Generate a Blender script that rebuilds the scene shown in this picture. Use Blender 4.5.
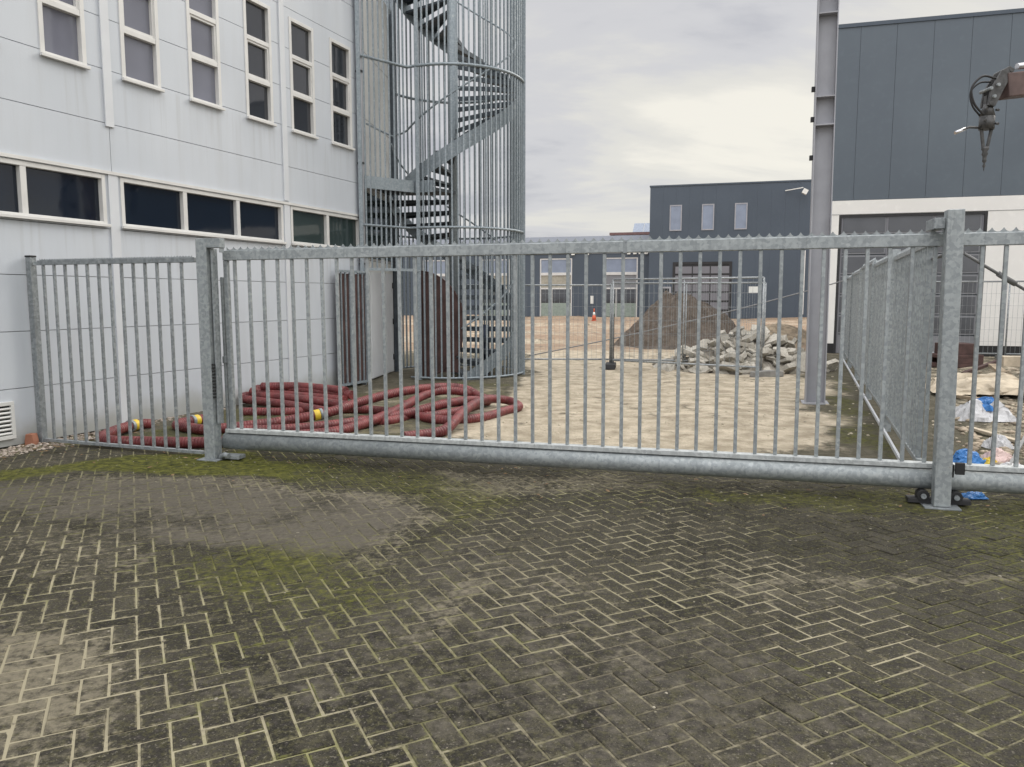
import bpy, math, random
import numpy as np
from mathutils import Vector, Matrix

random.seed(7)
rng = np.random.default_rng(7)
R = math.radians
for o in list(bpy.data.objects):
    bpy.data.objects.remove(o)
scene = bpy.context.scene
COL = scene.collection

# ------------------------------------------------------------------ camera
F, PITCH, EYE, CX, CY = 774.0, R(6.33), 1.6, 512.0, 383.5
cam = bpy.data.cameras.new('camera')
cam_o = bpy.data.objects.new('camera', cam)
COL.objects.link(cam_o)
cam_o.location = (0, 0, EYE)
cam_o.rotation_euler = (R(90) - PITCH, 0, 0)
cam.sensor_width = 36.0
cam.lens = 36.0 * F / 1024.0
cam.clip_start = 0.05
cam.clip_end = 2000
scene.camera = cam_o

# ------------------------------------------------------------------ sky, sun, exposure
SUN_EL, SUN_AZ = 32.0, 48.0        # azimuth measured to the right of straight ahead (+Y)
world = bpy.data.worlds.new('World')
scene.world = world
world.use_nodes = True
wt = world.node_tree
for n in list(wt.nodes):
    wt.nodes.remove(n)


def wn(t, **k):
    n = wt.nodes.new(t)
    for a, b in k.items():
        setattr(n, a, b)
    return n


def wl(a, b):
    wt.links.new(a, b)


w_out = wn('ShaderNodeOutputWorld')
w_bg = wn('ShaderNodeBackground')
w_bg.inputs['Strength'].default_value = 0.1
wl(w_bg.outputs[0], w_out.inputs['Surface'])
sky = wn('ShaderNodeTexSky', sky_type='NISHITA')
sky.sun_disc = False
sky.sun_elevation = R(SUN_EL)
sky.sun_rotation = R(SUN_AZ)
tc = wn('ShaderNodeTexCoord')
sep = wn('ShaderNodeSeparateXYZ')
wl(tc.outputs['Generated'], sep.inputs[0])


def wmath(op, a, b=None, clamp=False):
    n = wn('ShaderNodeMath', operation=op)
    n.use_clamp = clamp
    for i, v in enumerate((a, b)):
        if v is None:
            continue
        if isinstance(v, (int, float)):
            n.inputs[i].default_value = v
        else:
            wl(v, n.inputs[i])
    return n.outputs[0]


# clouds lie on a flat deck: project the view direction onto it so they shrink towards the horizon
zc = wmath('ADD', wmath('MAXIMUM', sep.outputs['Z'], 0.0), 0.16)
px_ = wmath('DIVIDE', sep.outputs['X'], zc)
py_ = wmath('DIVIDE', sep.outputs['Y'], zc)
comb = wn('ShaderNodeCombineXYZ')
wl(px_, comb.inputs[0])
wl(py_, comb.inputs[1])
comb.inputs[2].default_value = 3.7
noi = wn('ShaderNodeTexNoise')
noi.inputs['Scale'].default_value = 0.95
noi.inputs['Detail'].default_value = 8
noi.inputs['Roughness'].default_value = 0.56
noi.inputs['Distortion'].default_value = 0.35
mpw = wn('ShaderNodeMapping')
mpw.inputs['Rotation'].default_value = (0, 0, R(-28))
mpw.inputs['Scale'].default_value = (0.62, 1.25, 1.0)
wl(comb.outputs[0], mpw.inputs['Vector'])
wl(mpw.outputs[0], noi.inputs['Vector'])
# the edge of a darker cloud bank runs across the sky; beyond it, to the right, the deck is thinner and creamier
f_edge = wmath('ADD', wmath('SUBTRACT', wmath('MULTIPLY', sep.outputs['X'], 0.60), sep.outputs['Z']), 0.112)
noi2 = wn('ShaderNodeTexNoise')
noi2.inputs['Scale'].default_value = 1.5
noi2.inputs['Detail'].default_value = 5
noi2.inputs['Roughness'].default_value = 0.55
wl(comb.outputs[0], noi2.inputs['Vector'])
f_edge = wmath('ADD', f_edge, wmath('MULTIPLY', wmath('SUBTRACT', noi2.outputs['Fac'], 0.5), 0.22))
mr = wn('ShaderNodeMapRange')
mr.interpolation_type = 'SMOOTHSTEP'
wl(f_edge, mr.inputs['Value'])
mr.inputs['From Min'].default_value = -0.06
mr.inputs['From Max'].default_value = 0.06
mr2 = wn('ShaderNodeMapRange')
mr2.interpolation_type = 'SMOOTHSTEP'
wl(f_edge, mr2.inputs['Value'])
mr2.inputs['From Min'].default_value = 0.05
mr2.inputs['From Max'].default_value = 0.30
bank = wmath('SUBTRACT', wmath('MULTIPLY', mr.outputs[0], 0.27), wmath('MULTIPLY', mr2.outputs[0], 0.10))
cl = wmath('ADD', wmath('ADD', wmath('MULTIPLY', wmath('SUBTRACT', noi.outputs['Fac'], 0.5), 2.1), 0.38), bank)
ramp = wn('ShaderNodeValToRGB')
ramp.color_ramp.interpolation = 'EASE'
wl(cl, ramp.inputs['Fac'])
cr = ramp.color_ramp
cr.elements[0].position = 0.20
cr.elements[0].color = (4.6, 4.65, 5.0, 1)
cr.elements[1].position = 0.95
cr.elements[1].color = (8.3, 8.0, 7.2, 1)
e = cr.elements.new(0.45)
e.color = (5.95, 5.92, 6.05, 1)
e = cr.elements.new(0.68)
e.color = (7.0, 6.85, 6.4, 1)
# an overcast sky is brighter overhead than at the horizon
up = wn('ShaderNodeMapRange')
up.inputs['From Min'].default_value = 0.40
up.inputs['From Max'].default_value = 1.0
up.inputs['To Min'].default_value = 1.0
up.inputs['To Max'].default_value = 3.6
wl(sep.outputs['Z'], up.inputs['Value'])
# extra brightness added behind the viewer to light surfaces facing the camera
bk = wn('ShaderNodeMapRange')
bk.inputs['From Min'].default_value = -0.05
bk.inputs['From Max'].default_value = -0.75
bk.inputs['To Min'].default_value = 1.0
bk.inputs['To Max'].default_value = 1.9
wl(sep.outputs['Y'], bk.inputs['Value'])
vm = wn('ShaderNodeVectorMath', operation='SCALE')
wl(ramp.outputs['Color'], vm.inputs[0])
wl(wmath('MULTIPLY', up.outputs[0], bk.outputs[0]), vm.inputs['Scale'])
mix = wn('ShaderNodeMix', data_type='RGBA')
mix.inputs['Factor'].default_value = 0.95
wl(sky.outputs[0], mix.inputs['A'])
wl(vm.outputs[0], mix.inputs['B'])
wl(mix.outputs['Result'], w_bg.inputs['Color'])

sun = bpy.data.lights.new('sun', 'SUN')
sun.energy = 1.5
sun.angle = R(25)
sun.color = (1.0, 0.95, 0.87)
sun_o = bpy.data.objects.new('sun', sun)
COL.objects.link(sun_o)
a, el = R(SUN_AZ), R(SUN_EL)
sdir = Vector((math.sin(a) * math.cos(el), math.cos(a) * math.cos(el), math.sin(el)))
sun_o.rotation_euler = sdir.to_track_quat('Z', 'Y').to_euler()
sun_o.location = sdir * 60

vs = scene.view_settings
vs.view_transform = 'Standard'
vs.look = 'None'
vs.exposure = 0.14
vs.gamma = 1.0
vs.use_curve_mapping = False
scene.render.engine = 'CYCLES'
scene.cycles.use_denoising = True
scene.cycles.max_bounces = 6

# ------------------------------------------------------------------ helpers
_c, _s = math.cos(PITCH), math.sin(PITCH)


def gp(x, y, z=0.0):
    """survey point: the place at height z (metres) measured at photo position x, y"""
    d = Vector(((x - CX) / F, _c - (y - CY) / F * _s, -_s - (y - CY) / F * _c))
    t = (z - EYE) / d.z
    return Vector((0, 0, EYE)) + d * t


class MB:
    def __init__(s):
        s.v, s.f, s.sm, s.at = [], [], [], []

    def add(s, vs_, fs, smooth=False):
        b = len(s.v)
        s.v += [tuple(p) for p in vs_]
        s.f += [tuple(i + b for i in q) for q in fs]
        s.sm += [smooth] * len(fs)
        return s

    def box(s, x0, x1, y0, y1, z0, z1, M=None):
        p = [(x0, y0, z0), (x1, y0, z0), (x1, y1, z0), (x0, y1, z0), (x0, y0, z1), (x1, y0, z1), (x1, y1, z1), (x0, y1, z1)]
        if M is not None:
            p = [M @ Vector(q) for q in p]
        return s.add(p, [(0, 3, 2, 1), (4, 5, 6, 7), (0, 1, 5, 4), (1, 2, 6, 5), (2, 3, 7, 6), (3, 0, 4, 7)])

    def beam(s, a_, b_, w, h):
        """rectangular bar from a to b: w across, h in the upright direction"""
        a_, b_ = Vector(a_), Vector(b_)
        d = (b_ - a_).normalized()
        upv = Vector((0, 0, 1)) if abs(d.z) < 0.9 else Vector((0, 1, 0))
        sd = d.cross(upv).normalized()
        u = sd.cross(d)
        p = []
        for q in (a_, b_):
            for i, j in ((-1, -1), (1, -1), (1, 1), (-1, 1)):
                p.append(q + sd * (i * w / 2) + u * (j * h / 2))
        return s.add(p, [(3, 2, 1, 0), (4, 5, 6, 7), (0, 1, 5, 4), (1, 2, 6, 5), (2, 3, 7, 6), (3, 0, 4, 7)])

    def tube(s, pts, r, n=10, along=False, rfun=None):
        pts = [Vector(p) for p in pts]
        m = len(pts)
        T = [(pts[min(i + 1, m - 1)] - pts[max(i - 1, 0)]).normalized() for i in range(m)]
        N = T[0].orthogonal().normalized()
        b = len(s.v)
        L = 0
        for i in range(m):
            if i:
                L += (pts[i] - pts[i - 1]).length
                N = (N - T[i] * N.dot(T[i])).normalized()
            B = T[i].cross(N)
            rr = r if rfun is None else rfun(i / (m - 1))
            for k in range(n):
                g = 2 * math.pi * k / n
                s.v.append(tuple(pts[i] + (N * math.cos(g) + B * math.sin(g)) * rr))
                if along:
                    s.at.append(L)
        for i in range(m - 1):
            for k in range(n):
                k2 = (k + 1) % n
                s.f.append((b + i * n + k, b + i * n + k2, b + (i + 1) * n + k2, b + (i + 1) * n + k))
                s.sm.append(True)
        s.f.append(tuple(b + k for k in reversed(range(n))))
        s.f.append(tuple(b + (m - 1) * n + k for k in range(n)))
        s.sm += [False, False]
        return s

    def prism(s, poly, axis, t0, t1):
        """polygon (2-D) extruded along 'y' (poly = x,z) or 'z' (poly = x,y)"""
        n = len(poly)
        if axis == 'y':
            p = [(q[0], t0, q[1]) for q in poly] + [(q[0], t1, q[1]) for q in poly]
        else:
            p = [(q[0], q[1], t0) for q in poly] + [(q[0], q[1], t1) for q in poly]
        return s.add(p, [tuple(range(n)), tuple(range(2 * n - 1, n - 1, -1))] + [(i, i + n, (i + 1) % n + n, (i + 1) % n) for i in range(n)])

    def build(s, name, mat, parent=None, bevel=0.0, loc=None):
        me = bpy.data.meshes.new(name)
        me.from_pydata(s.v, [], s.f)
        me.polygons.foreach_set('use_smooth', s.sm)
        if s.at and len(s.at) == len(s.v):
            at = me.attributes.new('along', 'FLOAT', 'POINT')
            at.data.foreach_set('value', s.at)
        me.materials.append(mat)
        o_ = bpy.data.objects.new(name, me)
        COL.objects.link(o_)
        import bmesh
        bm = bmesh.new()
        bm.from_mesh(me)
        bmesh.ops.recalc_face_normals(bm, faces=bm.faces)
        bm.to_mesh(me)
        bm.free()
        if parent:
            o_.parent = parent
        if loc is not None:
            o_.location = loc
        if bevel:
            md = o_.modifiers.new('bevel', 'BEVEL')
            md.width = bevel
            md.segments = 2
            md.limit_method = 'ANGLE'
        return o_


def tag(o_, label, cat, group=None, kind=None):
    o_['label'] = label
    o_['category'] = cat
    if group:
        o_['group'] = group
    if kind:
        o_['kind'] = kind
    return o_


def thing(name, label, cat, loc=(0, 0, 0), rz=0.0, group=None):
    o_ = bpy.data.objects.new(name, None)
    COL.objects.link(o_)
    o_.location = loc
    o_.rotation_euler = (0, 0, rz)
    o_.empty_display_size = 0.2
    return tag(o_, label, cat, group)


def dup(o_, parent=None, loc=None, name=None):
    c = o_.copy()
    COL.objects.link(c)
    if parent:
        c.parent = parent
    if loc is not None:
        c.location = loc
    return c


def dup_tree(o_, parent=None):
    c = o_.copy()
    COL.objects.link(c)
    if parent:
        c.parent = parent
    for ch in [q for q in bpy.data.objects if q.parent == o_]:
        dup_tree(ch, c)
    return c


def smooth_path(pts, step=0.03):
    """Catmull-Rom through the points"""
    P = [Vector(p) for p in pts]
    P = [P[0] * 2 - P[1]] + P + [P[-1] * 2 - P[-2]]
    out = []
    for i in range(1, len(P) - 2):
        n = max(2, int((P[i + 1] - P[i]).length / step))
        for k in range(n):
            t = k / n
            a_, b_, c_, d_ = P[i - 1], P[i], P[i + 1], P[i + 2]
            out.append(0.5 * ((2 * b_) + (c_ - a_) * t + (2 * a_ - 5 * b_ + 4 * c_ - d_) * t * t + (3 * b_ - a_ - 3 * c_ + d_) * t ** 3))
    out.append(P[-2])
    return out


# value noise (numpy)
_tab = rng.random((256, 256))


def vnoise(x, y):
    xi, yi = np.floor(x).astype(int), np.floor(y).astype(int)
    fx, fy = x - xi, y - yi
    fx, fy = fx * fx * (3 - 2 * fx), fy * fy * (3 - 2 * fy)
    g = lambda i, j: _tab[i % 256, j % 256]
    return (g(xi, yi) * (1 - fx) + g(xi + 1, yi) * fx) * (1 - fy) + (g(xi, yi + 1) * (1 - fx) + g(xi + 1, yi + 1) * fx) * fy


def fbm(x, y, sc, oc=4):
    t = 0
    amp, tot = 1.0, 0
    for k in range(oc):
        t = t + amp * vnoise(x * sc + 17.3 * k, y * sc + 9.1 * k)
        tot += amp
        amp *= 0.55
        sc *= 2.03
    return t / tot


def sstep(a_, b_, x):
    t = np.clip((x - a_) / (b_ - a_), 0, 1)
    return t * t * (3 - 2 * t)


def polymask(x, y, poly, soft=0.25, rough=0.35, sc=1.6):
    """soft-edged polygon on the ground with a ragged outline"""
    x2 = x + (fbm(x, y, sc) - 0.5) * rough * 2
    y2 = y + (fbm(x + 40, y + 13, sc) - 0.5) * rough * 2
    ins = np.zeros(x.shape, bool)
    dmin = np.full(x.shape, 1e9)
    n = len(poly)
    for i in range(n):
        (ax, ay), (bx, by) = poly[i], poly[(i + 1) % n]
        cond = ((ay > y2) != (by > y2)) & (x2 < (bx - ax) * (y2 - ay) / (by - ay + 1e-12) + ax)
        ins ^= cond
        ex, ey = bx - ax, by - ay
        t = np.clip(((x2 - ax) * ex + (y2 - ay) * ey) / (ex * ex + ey * ey + 1e-12), 0, 1)
        dmin = np.minimum(dmin, np.hypot(x2 - ax - t * ex, y2 - ay - t * ey))
    sd = np.where(ins, dmin, -dmin)
    return sstep(-soft, soft, sd)


def pxpoly(*pts):
    return [tuple(gp(x, y)[:2]) for x, y in pts]


# ------------------------------------------------------------------ materials
class NT:
    def __init__(s, name):
        s.m = bpy.data.materials.new(name)
        s.m.use_nodes = True
        s.t = s.m.node_tree
        s.b = s.t.nodes['Principled BSDF']

    def n(s, t, **k):
        q = s.t.nodes.new(t)
        for a_, b_ in k.items():
            setattr(q, a_, b_)
        return q

    def l(s, a_, b_):
        s.t.links.new(a_, b_)

    def put(s, v, sock):
        if isinstance(v, (int, float)):
            sock.default_value = v
        elif isinstance(v, tuple):
            sock.default_value = v if len(v) == 4 else (*v, 1)
        else:
            s.l(v, sock)

    def math(s, op, a_, b_=None, clamp=False):
        q = s.n('ShaderNodeMath', operation=op)
        q.use_clamp = clamp
        s.put(a_, q.inputs[0])
        if b_ is not None:
            s.put(b_, q.inputs[1])
        return q.outputs[0]

    def mix(s, f, a_, b_, mode='MIX'):
        q = s.n('ShaderNodeMix', data_type='RGBA', blend_type=mode)
        s.put(f, q.inputs['Factor'])
        s.put(a_, q.inputs['A'])
        s.put(b_, q.inputs['B'])
        return q.outputs['Result']

    def coord(s, kind='Object', scale=None):
        c = s.n('ShaderNodeTexCoord').outputs[kind]
        if scale:
            mp = s.n('ShaderNodeMapping')
            mp.inputs['Scale'].default_value = scale
            s.l(c, mp.inputs['Vector'])
            c = mp.outputs[0]
        return c

    def pos(s):
        return s.n('ShaderNodeNewGeometry').outputs['Position']

    def noise(s, vec, sc, det=4, ro=0.55, dist=0.0):
        q = s.n('ShaderNodeTexNoise')
        q.inputs['Scale'].default_value = sc
        q.inputs['Detail'].default_value = det
        q.inputs['Roughness'].default_value = ro
        q.inputs['Distortion'].default_value = dist
        s.l(vec, q.inputs['Vector'])
        return q.outputs['Fac']

    def voro(s, vec, sc, feat='F1', out='Distance'):
        q = s.n('ShaderNodeTexVoronoi', feature=feat)
        q.inputs['Scale'].default_value = sc
        s.l(vec, q.inputs['Vector'])
        return q.outputs[out]

    def rng(s, v, a_, b_, c_=0.0, d_=1.0):
        q = s.n('ShaderNodeMapRange')
        q.interpolation_type = 'SMOOTHSTEP'
        s.l(v, q.inputs['Value'])
        for k, z in zip(('From Min', 'From Max', 'To Min', 'To Max'), (a_, b_, c_, d_)):
            q.inputs[k].default_value = z
        return q.outputs[0]

    def attr(s, name):
        return s.n('ShaderNodeAttribute', attribute_name=name).outputs['Fac']

    def bump(s, h, dist, strength=1.0):
        q = s.n('ShaderNodeBump')
        q.inputs['Distance'].default_value = dist
        q.inputs['Strength'].default_value = strength
        s.l(h, q.inputs['Height'])
        s.l(q.outputs[0], s.b.inputs['Normal'])

    def done(s, col=None, rough=None, metal=None, spec=None):
        if col is not None:
            s.put(col, s.b.inputs['Base Color'])
        if rough is not None:
            s.put(rough, s.b.inputs['Roughness'])
        if metal is not None:
            s.put(metal, s.b.inputs['Metallic'])
        if spec is not None:
            s.put(spec, s.b.inputs['Specular IOR Level'])
        return s.m


def simple(name, col, rough=0.6, metal=0.0, var=0.12, sc=6.0, bump=0.0, spec=0.5):
    t = NT(name)
    c = t.coord()
    n = t.noise(c, sc, 5)
    k = tuple(v * (1 - var) for v in col)
    q = tuple(min(1, v * (1 + var)) for v in col)
    colr = t.mix(t.rng(n, 0.3, 0.7), k, q)
    if bump:
        t.bump(t.noise(c, sc * 6, 4), bump)
    return t.done(colr, rough, metal, spec)


def galvanised(name, lo, hi, metal=0.45, streak=True):
    t = NT(name)
    p = t.pos()
    sp = t.voro(p, 38, out='Color')
    sb = t.n('ShaderNodeSeparateColor')
    t.l(sp, sb.inputs[0])
    sp2 = t.noise(p, 22, 4, 0.6)
    f = t.math('ADD', t.math('MULTIPLY', sb.outputs[0], 0.55), t.math('MULTIPLY', sp2, 0.55))
    c = t.mix(t.rng(f, 0.25, 0.85), lo, hi)
    c = t.mix(t.math('MULTIPLY', t.n('ShaderNodeObjectInfo').outputs['Random'], 0.28), c, tuple(v * 0.62 for v in lo))
    # pale zinc bloom and a little grime running down
    bl = t.rng(t.noise(p, 13, 5, 0.65), 0.56, 0.72)
    c = t.mix(t.math('MULTIPLY', bl, 0.35), c, (0.55, 0.57, 0.56))
    mp = t.n('ShaderNodeMapping')
    mp.inputs['Scale'].default_value = (30, 30, 1.2)
    t.l(p, mp.inputs['Vector'])
    gr = t.rng(t.noise(mp.outputs[0], 1.0, 5, 0.6), 0.55, 0.75)
    c = t.mix(t.math('MULTIPLY', gr, 0.4), c, tuple(v * 0.45 for v in lo))
    rs = t.rng(t.noise(p, 26, 4, 0.6), 0.70, 0.76)
    c = t.mix(t.math('MULTIPLY', rs, 0.45), c, (0.16, 0.10, 0.06))
    t.bump(sp2, 0.0015)
    return t.done(c, t.rng(sb.outputs[1], 0, 1, 0.42, 0.62), metal)


M_galv = galvanised('galvanised_steel', (0.265, 0.29, 0.30), (0.38, 0.41, 0.415), 0.3)
M_galv2 = galvanised('galvanised_steel_weathered', (0.21, 0.23, 0.24), (0.32, 0.345, 0.355), 0.3)
M_galvpale = galvanised('galvanised_steel_pale', (0.38, 0.40, 0.40), (0.52, 0.545, 0.54), 0.15)
M_stair = galvanised('galvanised_stair_steel', (0.235, 0.275, 0.30), (0.32, 0.365, 0.395), 0.25)
M_grate = simple('steel_grating_dark', (0.07, 0.085, 0.10), 0.6, 0.3, 0.25, 12)

# wall panels: grey coating with faint rain streaks
t = NT('grey_wall_coating')
p = t.pos()
mp = t.n('ShaderNodeMapping')
mp.inputs['Scale'].default_value = (3.0, 3.0, 0.35)
t.l(p, mp.inputs['Vector'])
st = t.rng(t.noise(mp.outputs[0], 1.6, 6, 0.6), 0.42, 0.75)
big = t.rng(t.noise(p, 0.5, 3), 0.3, 0.7)
c = t.mix(big, (0.52, 0.555, 0.60), (0.585, 0.618, 0.66))
oc = t.n('ShaderNodeSeparateXYZ')
t.l(t.coord('Object'), oc.inputs[0])
cxyz = t.n('ShaderNodeCombineXYZ')
t.l(t.math('FLOOR', t.math('DIVIDE', t.math('ADD', oc.outputs['X'], 1.56), 3.2)), cxyz.inputs[0])
t.l(t.math('FLOOR', t.math('DIVIDE', t.math('SUBTRACT', oc.outputs['Z'], 0.02), 0.6085)), cxyz.inputs[1])
wnz = t.n('ShaderNodeTexWhiteNoise')
t.l(cxyz.outputs[0], wnz.inputs['Vector'])
c = t.mix(t.math('MULTIPLY', wnz.outputs['Value'], 0.10), c, (0.42, 0.445, 0.47))
# rain streaks are heaviest in the metre below each row of windows
under = t.math('MAXIMUM', t.math('MULTIPLY', t.rng(oc.outputs['Z'], 3.0, 4.15), t.rng(oc.outputs['Z'], 4.26, 4.20)), t.math('MULTIPLY', t.rng(oc.outputs['Z'], 1.5, 2.4), t.rng(oc.outputs['Z'], 2.48, 2.44)))
mp3 = t.n('ShaderNodeMapping')
mp3.inputs['Scale'].default_value = (9.0, 9.0, 0.4)
t.l(p, mp3.inputs['Vector'])
st2 = t.math('MULTIPLY', t.rng(t.noise(mp3.outputs[0], 1.5, 5, 0.6), 0.5, 0.68), under)
c = t.mix(t.math('MULTIPLY', st2, 0.20), c, (0.30, 0.30, 0.285))
c = t.mix(t.math('MULTIPLY', st, 0.18), c, (0.40, 0.405, 0.40))
# splash dirt on the lowest courses
sx = t.n('ShaderNodeSeparateXYZ')
t.l(p, sx.inputs[0])
spl = t.rng(t.math('ADD', sx.outputs['Z'], t.math('MULTIPLY', t.noise(p, 3, 5), -0.35)), 0.22, -0.12)
c = t.mix(t.math('MULTIPLY', spl, 0.55), c, (0.24, 0.23, 0.17))
t.bump(t.noise(p, 40, 3), 0.0006)
M_wall = t.done(c, 0.45)
M_wall2 = simple('pale_grey_wall', (0.62, 0.62, 0.60), 0.5, 0, 0.05, 1.2)
M_cover = simple('pale_joint_cover', (0.61, 0.63, 0.655), 0.45, 0, 0.04, 2)
M_seam = simple('dark_panel_backing', (0.16, 0.165, 0.17), 0.8)
M_frame = simple('cream_white_window_frame', (0.64, 0.635, 0.615), 0.4, 0, 0.05, 4)
M_roof = simple('roof_bitumen', (0.06, 0.06, 0.065), 0.9)


def glass(name, col, rough=0.04, ior=1.5):
    t = NT(name)
    t.b.inputs['IOR'].default_value = ior
    c = t.coord()
    n = t.noise(c, 1.3, 3)
    t.bump(n, 0.004, 0.5)
    return t.done(t.mix(n, tuple(v * 0.7 for v in col), tuple(v * 1.3 for v in col)), rough, 0, 0.6)


M_glass_navy = glass('dark_navy_glass', (0.004, 0.009, 0.019), 0.05)
M_glass_painted_sky = glass('painted_sky_reflection_glass', (0.15, 0.155, 0.19), 0.04, 1.75)  # reflected sky painted into the pale base colour
M_glass = glass('dark_glass', (0.025, 0.028, 0.034), 0.04, 1.65)
M_glassdoor = glass('grey_door_glass', (0.085, 0.09, 0.10), 0.15)
M_glass_green = glass('greenish_glass', (0.03, 0.045, 0.045))
M_glass_blue = glass('sky_blue_glass', (0.22, 0.26, 0.34), 0.1)
M_black = simple('black_rubber', (0.015, 0.015, 0.016), 0.6)
M_blackm = simple('black_painted_metal', (0.03, 0.03, 0.032), 0.5, 0.2)


def cladding(name, lo, hi, rough=0.5):
    t = NT(name)
    p = t.pos()
    n = t.noise(p, 0.35, 4)
    f = t.noise(p, 6, 3)
    c = t.mix(t.rng(n, 0.3, 0.7), lo, hi)
    c = t.mix(t.math('MULTIPLY', t.rng(f, 0.5, 0.8), 0.2), c, tuple(v * 1.3 for v in hi))
    return t.done(c, rough)


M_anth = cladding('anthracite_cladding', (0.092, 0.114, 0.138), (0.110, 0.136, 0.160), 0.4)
M_anth2 = cladding('anthracite_cladding_far', (0.060, 0.079, 0.104), (0.069, 0.090, 0.118))
M_white = cladding('white_cladding', (0.76, 0.745, 0.71), (0.82, 0.805, 0.77), 0.45)
M_door = cladding('grey_door_section', (0.19, 0.195, 0.21), (0.22, 0.225, 0.24), 0.5)
M_doorpale = cladding('pale_grey_door_section', (0.17, 0.17, 0.19), (0.2, 0.2, 0.22), 0.5)
M_fascia = cladding('blue_grey_fascia', (0.33, 0.37, 0.44), (0.36, 0.40, 0.47))
M_beige = simple('beige_blind', (0.36, 0.34, 0.28), 0.7)
M_greenp = simple('pale_green_panel', (0.26, 0.31, 0.27), 0.5)
M_column = simple('grey_painted_column', (0.34, 0.345, 0.37), 0.5, 0.0, 0.07, 3)
M_red_roof = simple('red_brown_roof_edge', (0.20, 0.11, 0.10), 0.6)
M_solar = simple('solar_blue', (0.22, 0.26, 0.33), 0.35)
M_wood = simple('weathered_timber', (0.33, 0.26, 0.18), 0.8, 0, 0.3, 5, 0.003)
M_wood_pale = simple('pale_timber', (0.48, 0.41, 0.31), 0.8, 0, 0.2, 5, 0.003)
M_bag = simple('white_plastic_bag', (0.52, 0.52, 0.53), 0.4, 0, 0.1, 5, 0.01)
M_bagblue = simple('blue_plastic', (0.025, 0.16, 0.44), 0.4, 0, 0.2, 9, 0.01)
M_yellow = simple('yellow_plastic', (0.66, 0.47, 0.04), 0.45, 0, 0.06, 6)
M_orange = simple('orange_cone_plastic', (0.55, 0.10, 0.035), 0.5)
M_conc = simple('grey_concrete_block', (0.22, 0.215, 0.20), 0.9, 0, 0.25, 6, 0.004)
M_rope = simple('grey_wire_rope', (0.20, 0.20, 0.20), 0.6, 0.2)
M_rust = simple('rust_brown_steel', (0.080, 0.044, 0.039), 0.7, 0.1, 0.3, 5)
M_crane = simple('rust_red_crane_paint', (0.105, 0.070, 0.064), 0.6, 0.1, 0.25, 5)
M_cranedark = simple('dark_greasy_steel', (0.075, 0.075, 0.075), 0.5, 0.4, 0.3, 9)
M_chrome = simple('polished_rod', (0.6, 0.6, 0.62), 0.2, 0.9)
M_fwire = galvanised('site_fence_wire', (0.25, 0.27, 0.28), (0.40, 0.42, 0.43), 0.3)
M_pink = simple('pale_pink_scrap', (0.6, 0.45, 0.42), 0.6)
M_navy = simple('navy_tarpaulin', (0.012, 0.022, 0.05), 0.6)
M_signw = simple('white_sign_plate', (0.78, 0.78, 0.74), 0.4, 0, 0.04)

# red ribbed hose
t = NT('dark_red_ribbed_hose')
al = t.attr('along')
p = t.pos()
rib = t.math('SINE', t.math('MULTIPLY', al, 2 * math.pi / 0.034))
n = t.noise(p, 7, 5)
n2 = t.noise(p, 38, 4)
c = t.mix(t.rng(n, 0.3, 0.72), (0.100, 0.016, 0.019), (0.215, 0.040, 0.040))
c = t.mix(t.math('MULTIPLY', t.rng(n2, 0.52, 0.72), 0.5), c, (0.30, 0.19, 0.155))
c = t.mix(t.math('MULTIPLY', t.rng(rib, -1.0, -0.2, 1, 0), 0.22), c, (0.05, 0.012, 0.012))
t.bump(rib, 0.0025)
M_hose = t.done(c, 0.55)

# ground materials, driven by the wear maps stored on the ground meshes
SAND = (0.46, 0.385, 0.275)


def ground_sand(t, p):
    a_ = t.noise(p, 3.0, 6, 0.6)
    b_ = t.noise(p, 60, 4, 0.7)
    c = t.mix(t.rng(a_, 0.3, 0.7), (0.36, 0.305, 0.225), (0.64, 0.56, 0.435))
    c = t.mix(t.math('MULTIPLY', t.rng(t.noise(p, 0.9, 5, 0.65), 0.52, 0.70), 0.4), c, (0.30, 0.255, 0.185))
    c = t.mix(t.math('MULTIPLY', t.rng(t.voro(p, 3.2), 0.22, 0.08), 0.35), c, (0.24, 0.20, 0.145))
    c = t.mix(t.math('MULTIPLY', t.rng(t.noise(p, 14, 5, 0.7), 0.52, 0.68), 0.55), c, (0.30, 0.25, 0.175))
    return t.mix(t.math('MULTIPLY', t.rng(b_, 0.5, 0.75), 0.4), c, (0.34, 0.285, 0.20))


def moss_col(t, p):
    a_ = t.noise(p, 14, 5, 0.65)
    return t.mix(t.rng(a_, 0.3, 0.7), (0.030, 0.034, 0.010), (0.135, 0.137, 0.027))


t = NT('concrete_paver')
p = t.pos()
tone = t.attr('tone')
n1 = t.noise(p, 5, 6, 0.65)
n2 = t.noise(p, 130, 3, 0.7)
n3 = t.voro(p, 240)
n4 = t.noise(p, 34, 5, 0.65)
nb = t.noise(p, 18, 6, 0.7)
nb2 = t.noise(p, 4.5, 5, 0.65)
c = t.mix(tone, (0.020, 0.019, 0.015), (0.060, 0.055, 0.044))
c = t.mix(t.math('MULTIPLY', t.rng(n4, 0.47, 0.62), 0.75), c, (0.068, 0.063, 0.034))
c = t.mix(t.math('MULTIPLY', t.rng(n4, 0.45, 0.33), 0.6), c, (0.054, 0.046, 0.045))
c = t.mix(t.math('MULTIPLY', t.rng(n1, 0.45, 0.66), 0.45), c, (0.092, 0.083, 0.060))
c = t.mix(t.math('MULTIPLY', t.rng(n2, 0.48, 0.68), 0.7), c, (0.010, 0.009, 0.0075))
c = t.mix(t.math('MULTIPLY', t.rng(t.noise(p, 85, 3, 0.6), 0.58, 0.70), 0.6), c, (0.19, 0.175, 0.135))
dust = t.attr('dust')
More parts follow.
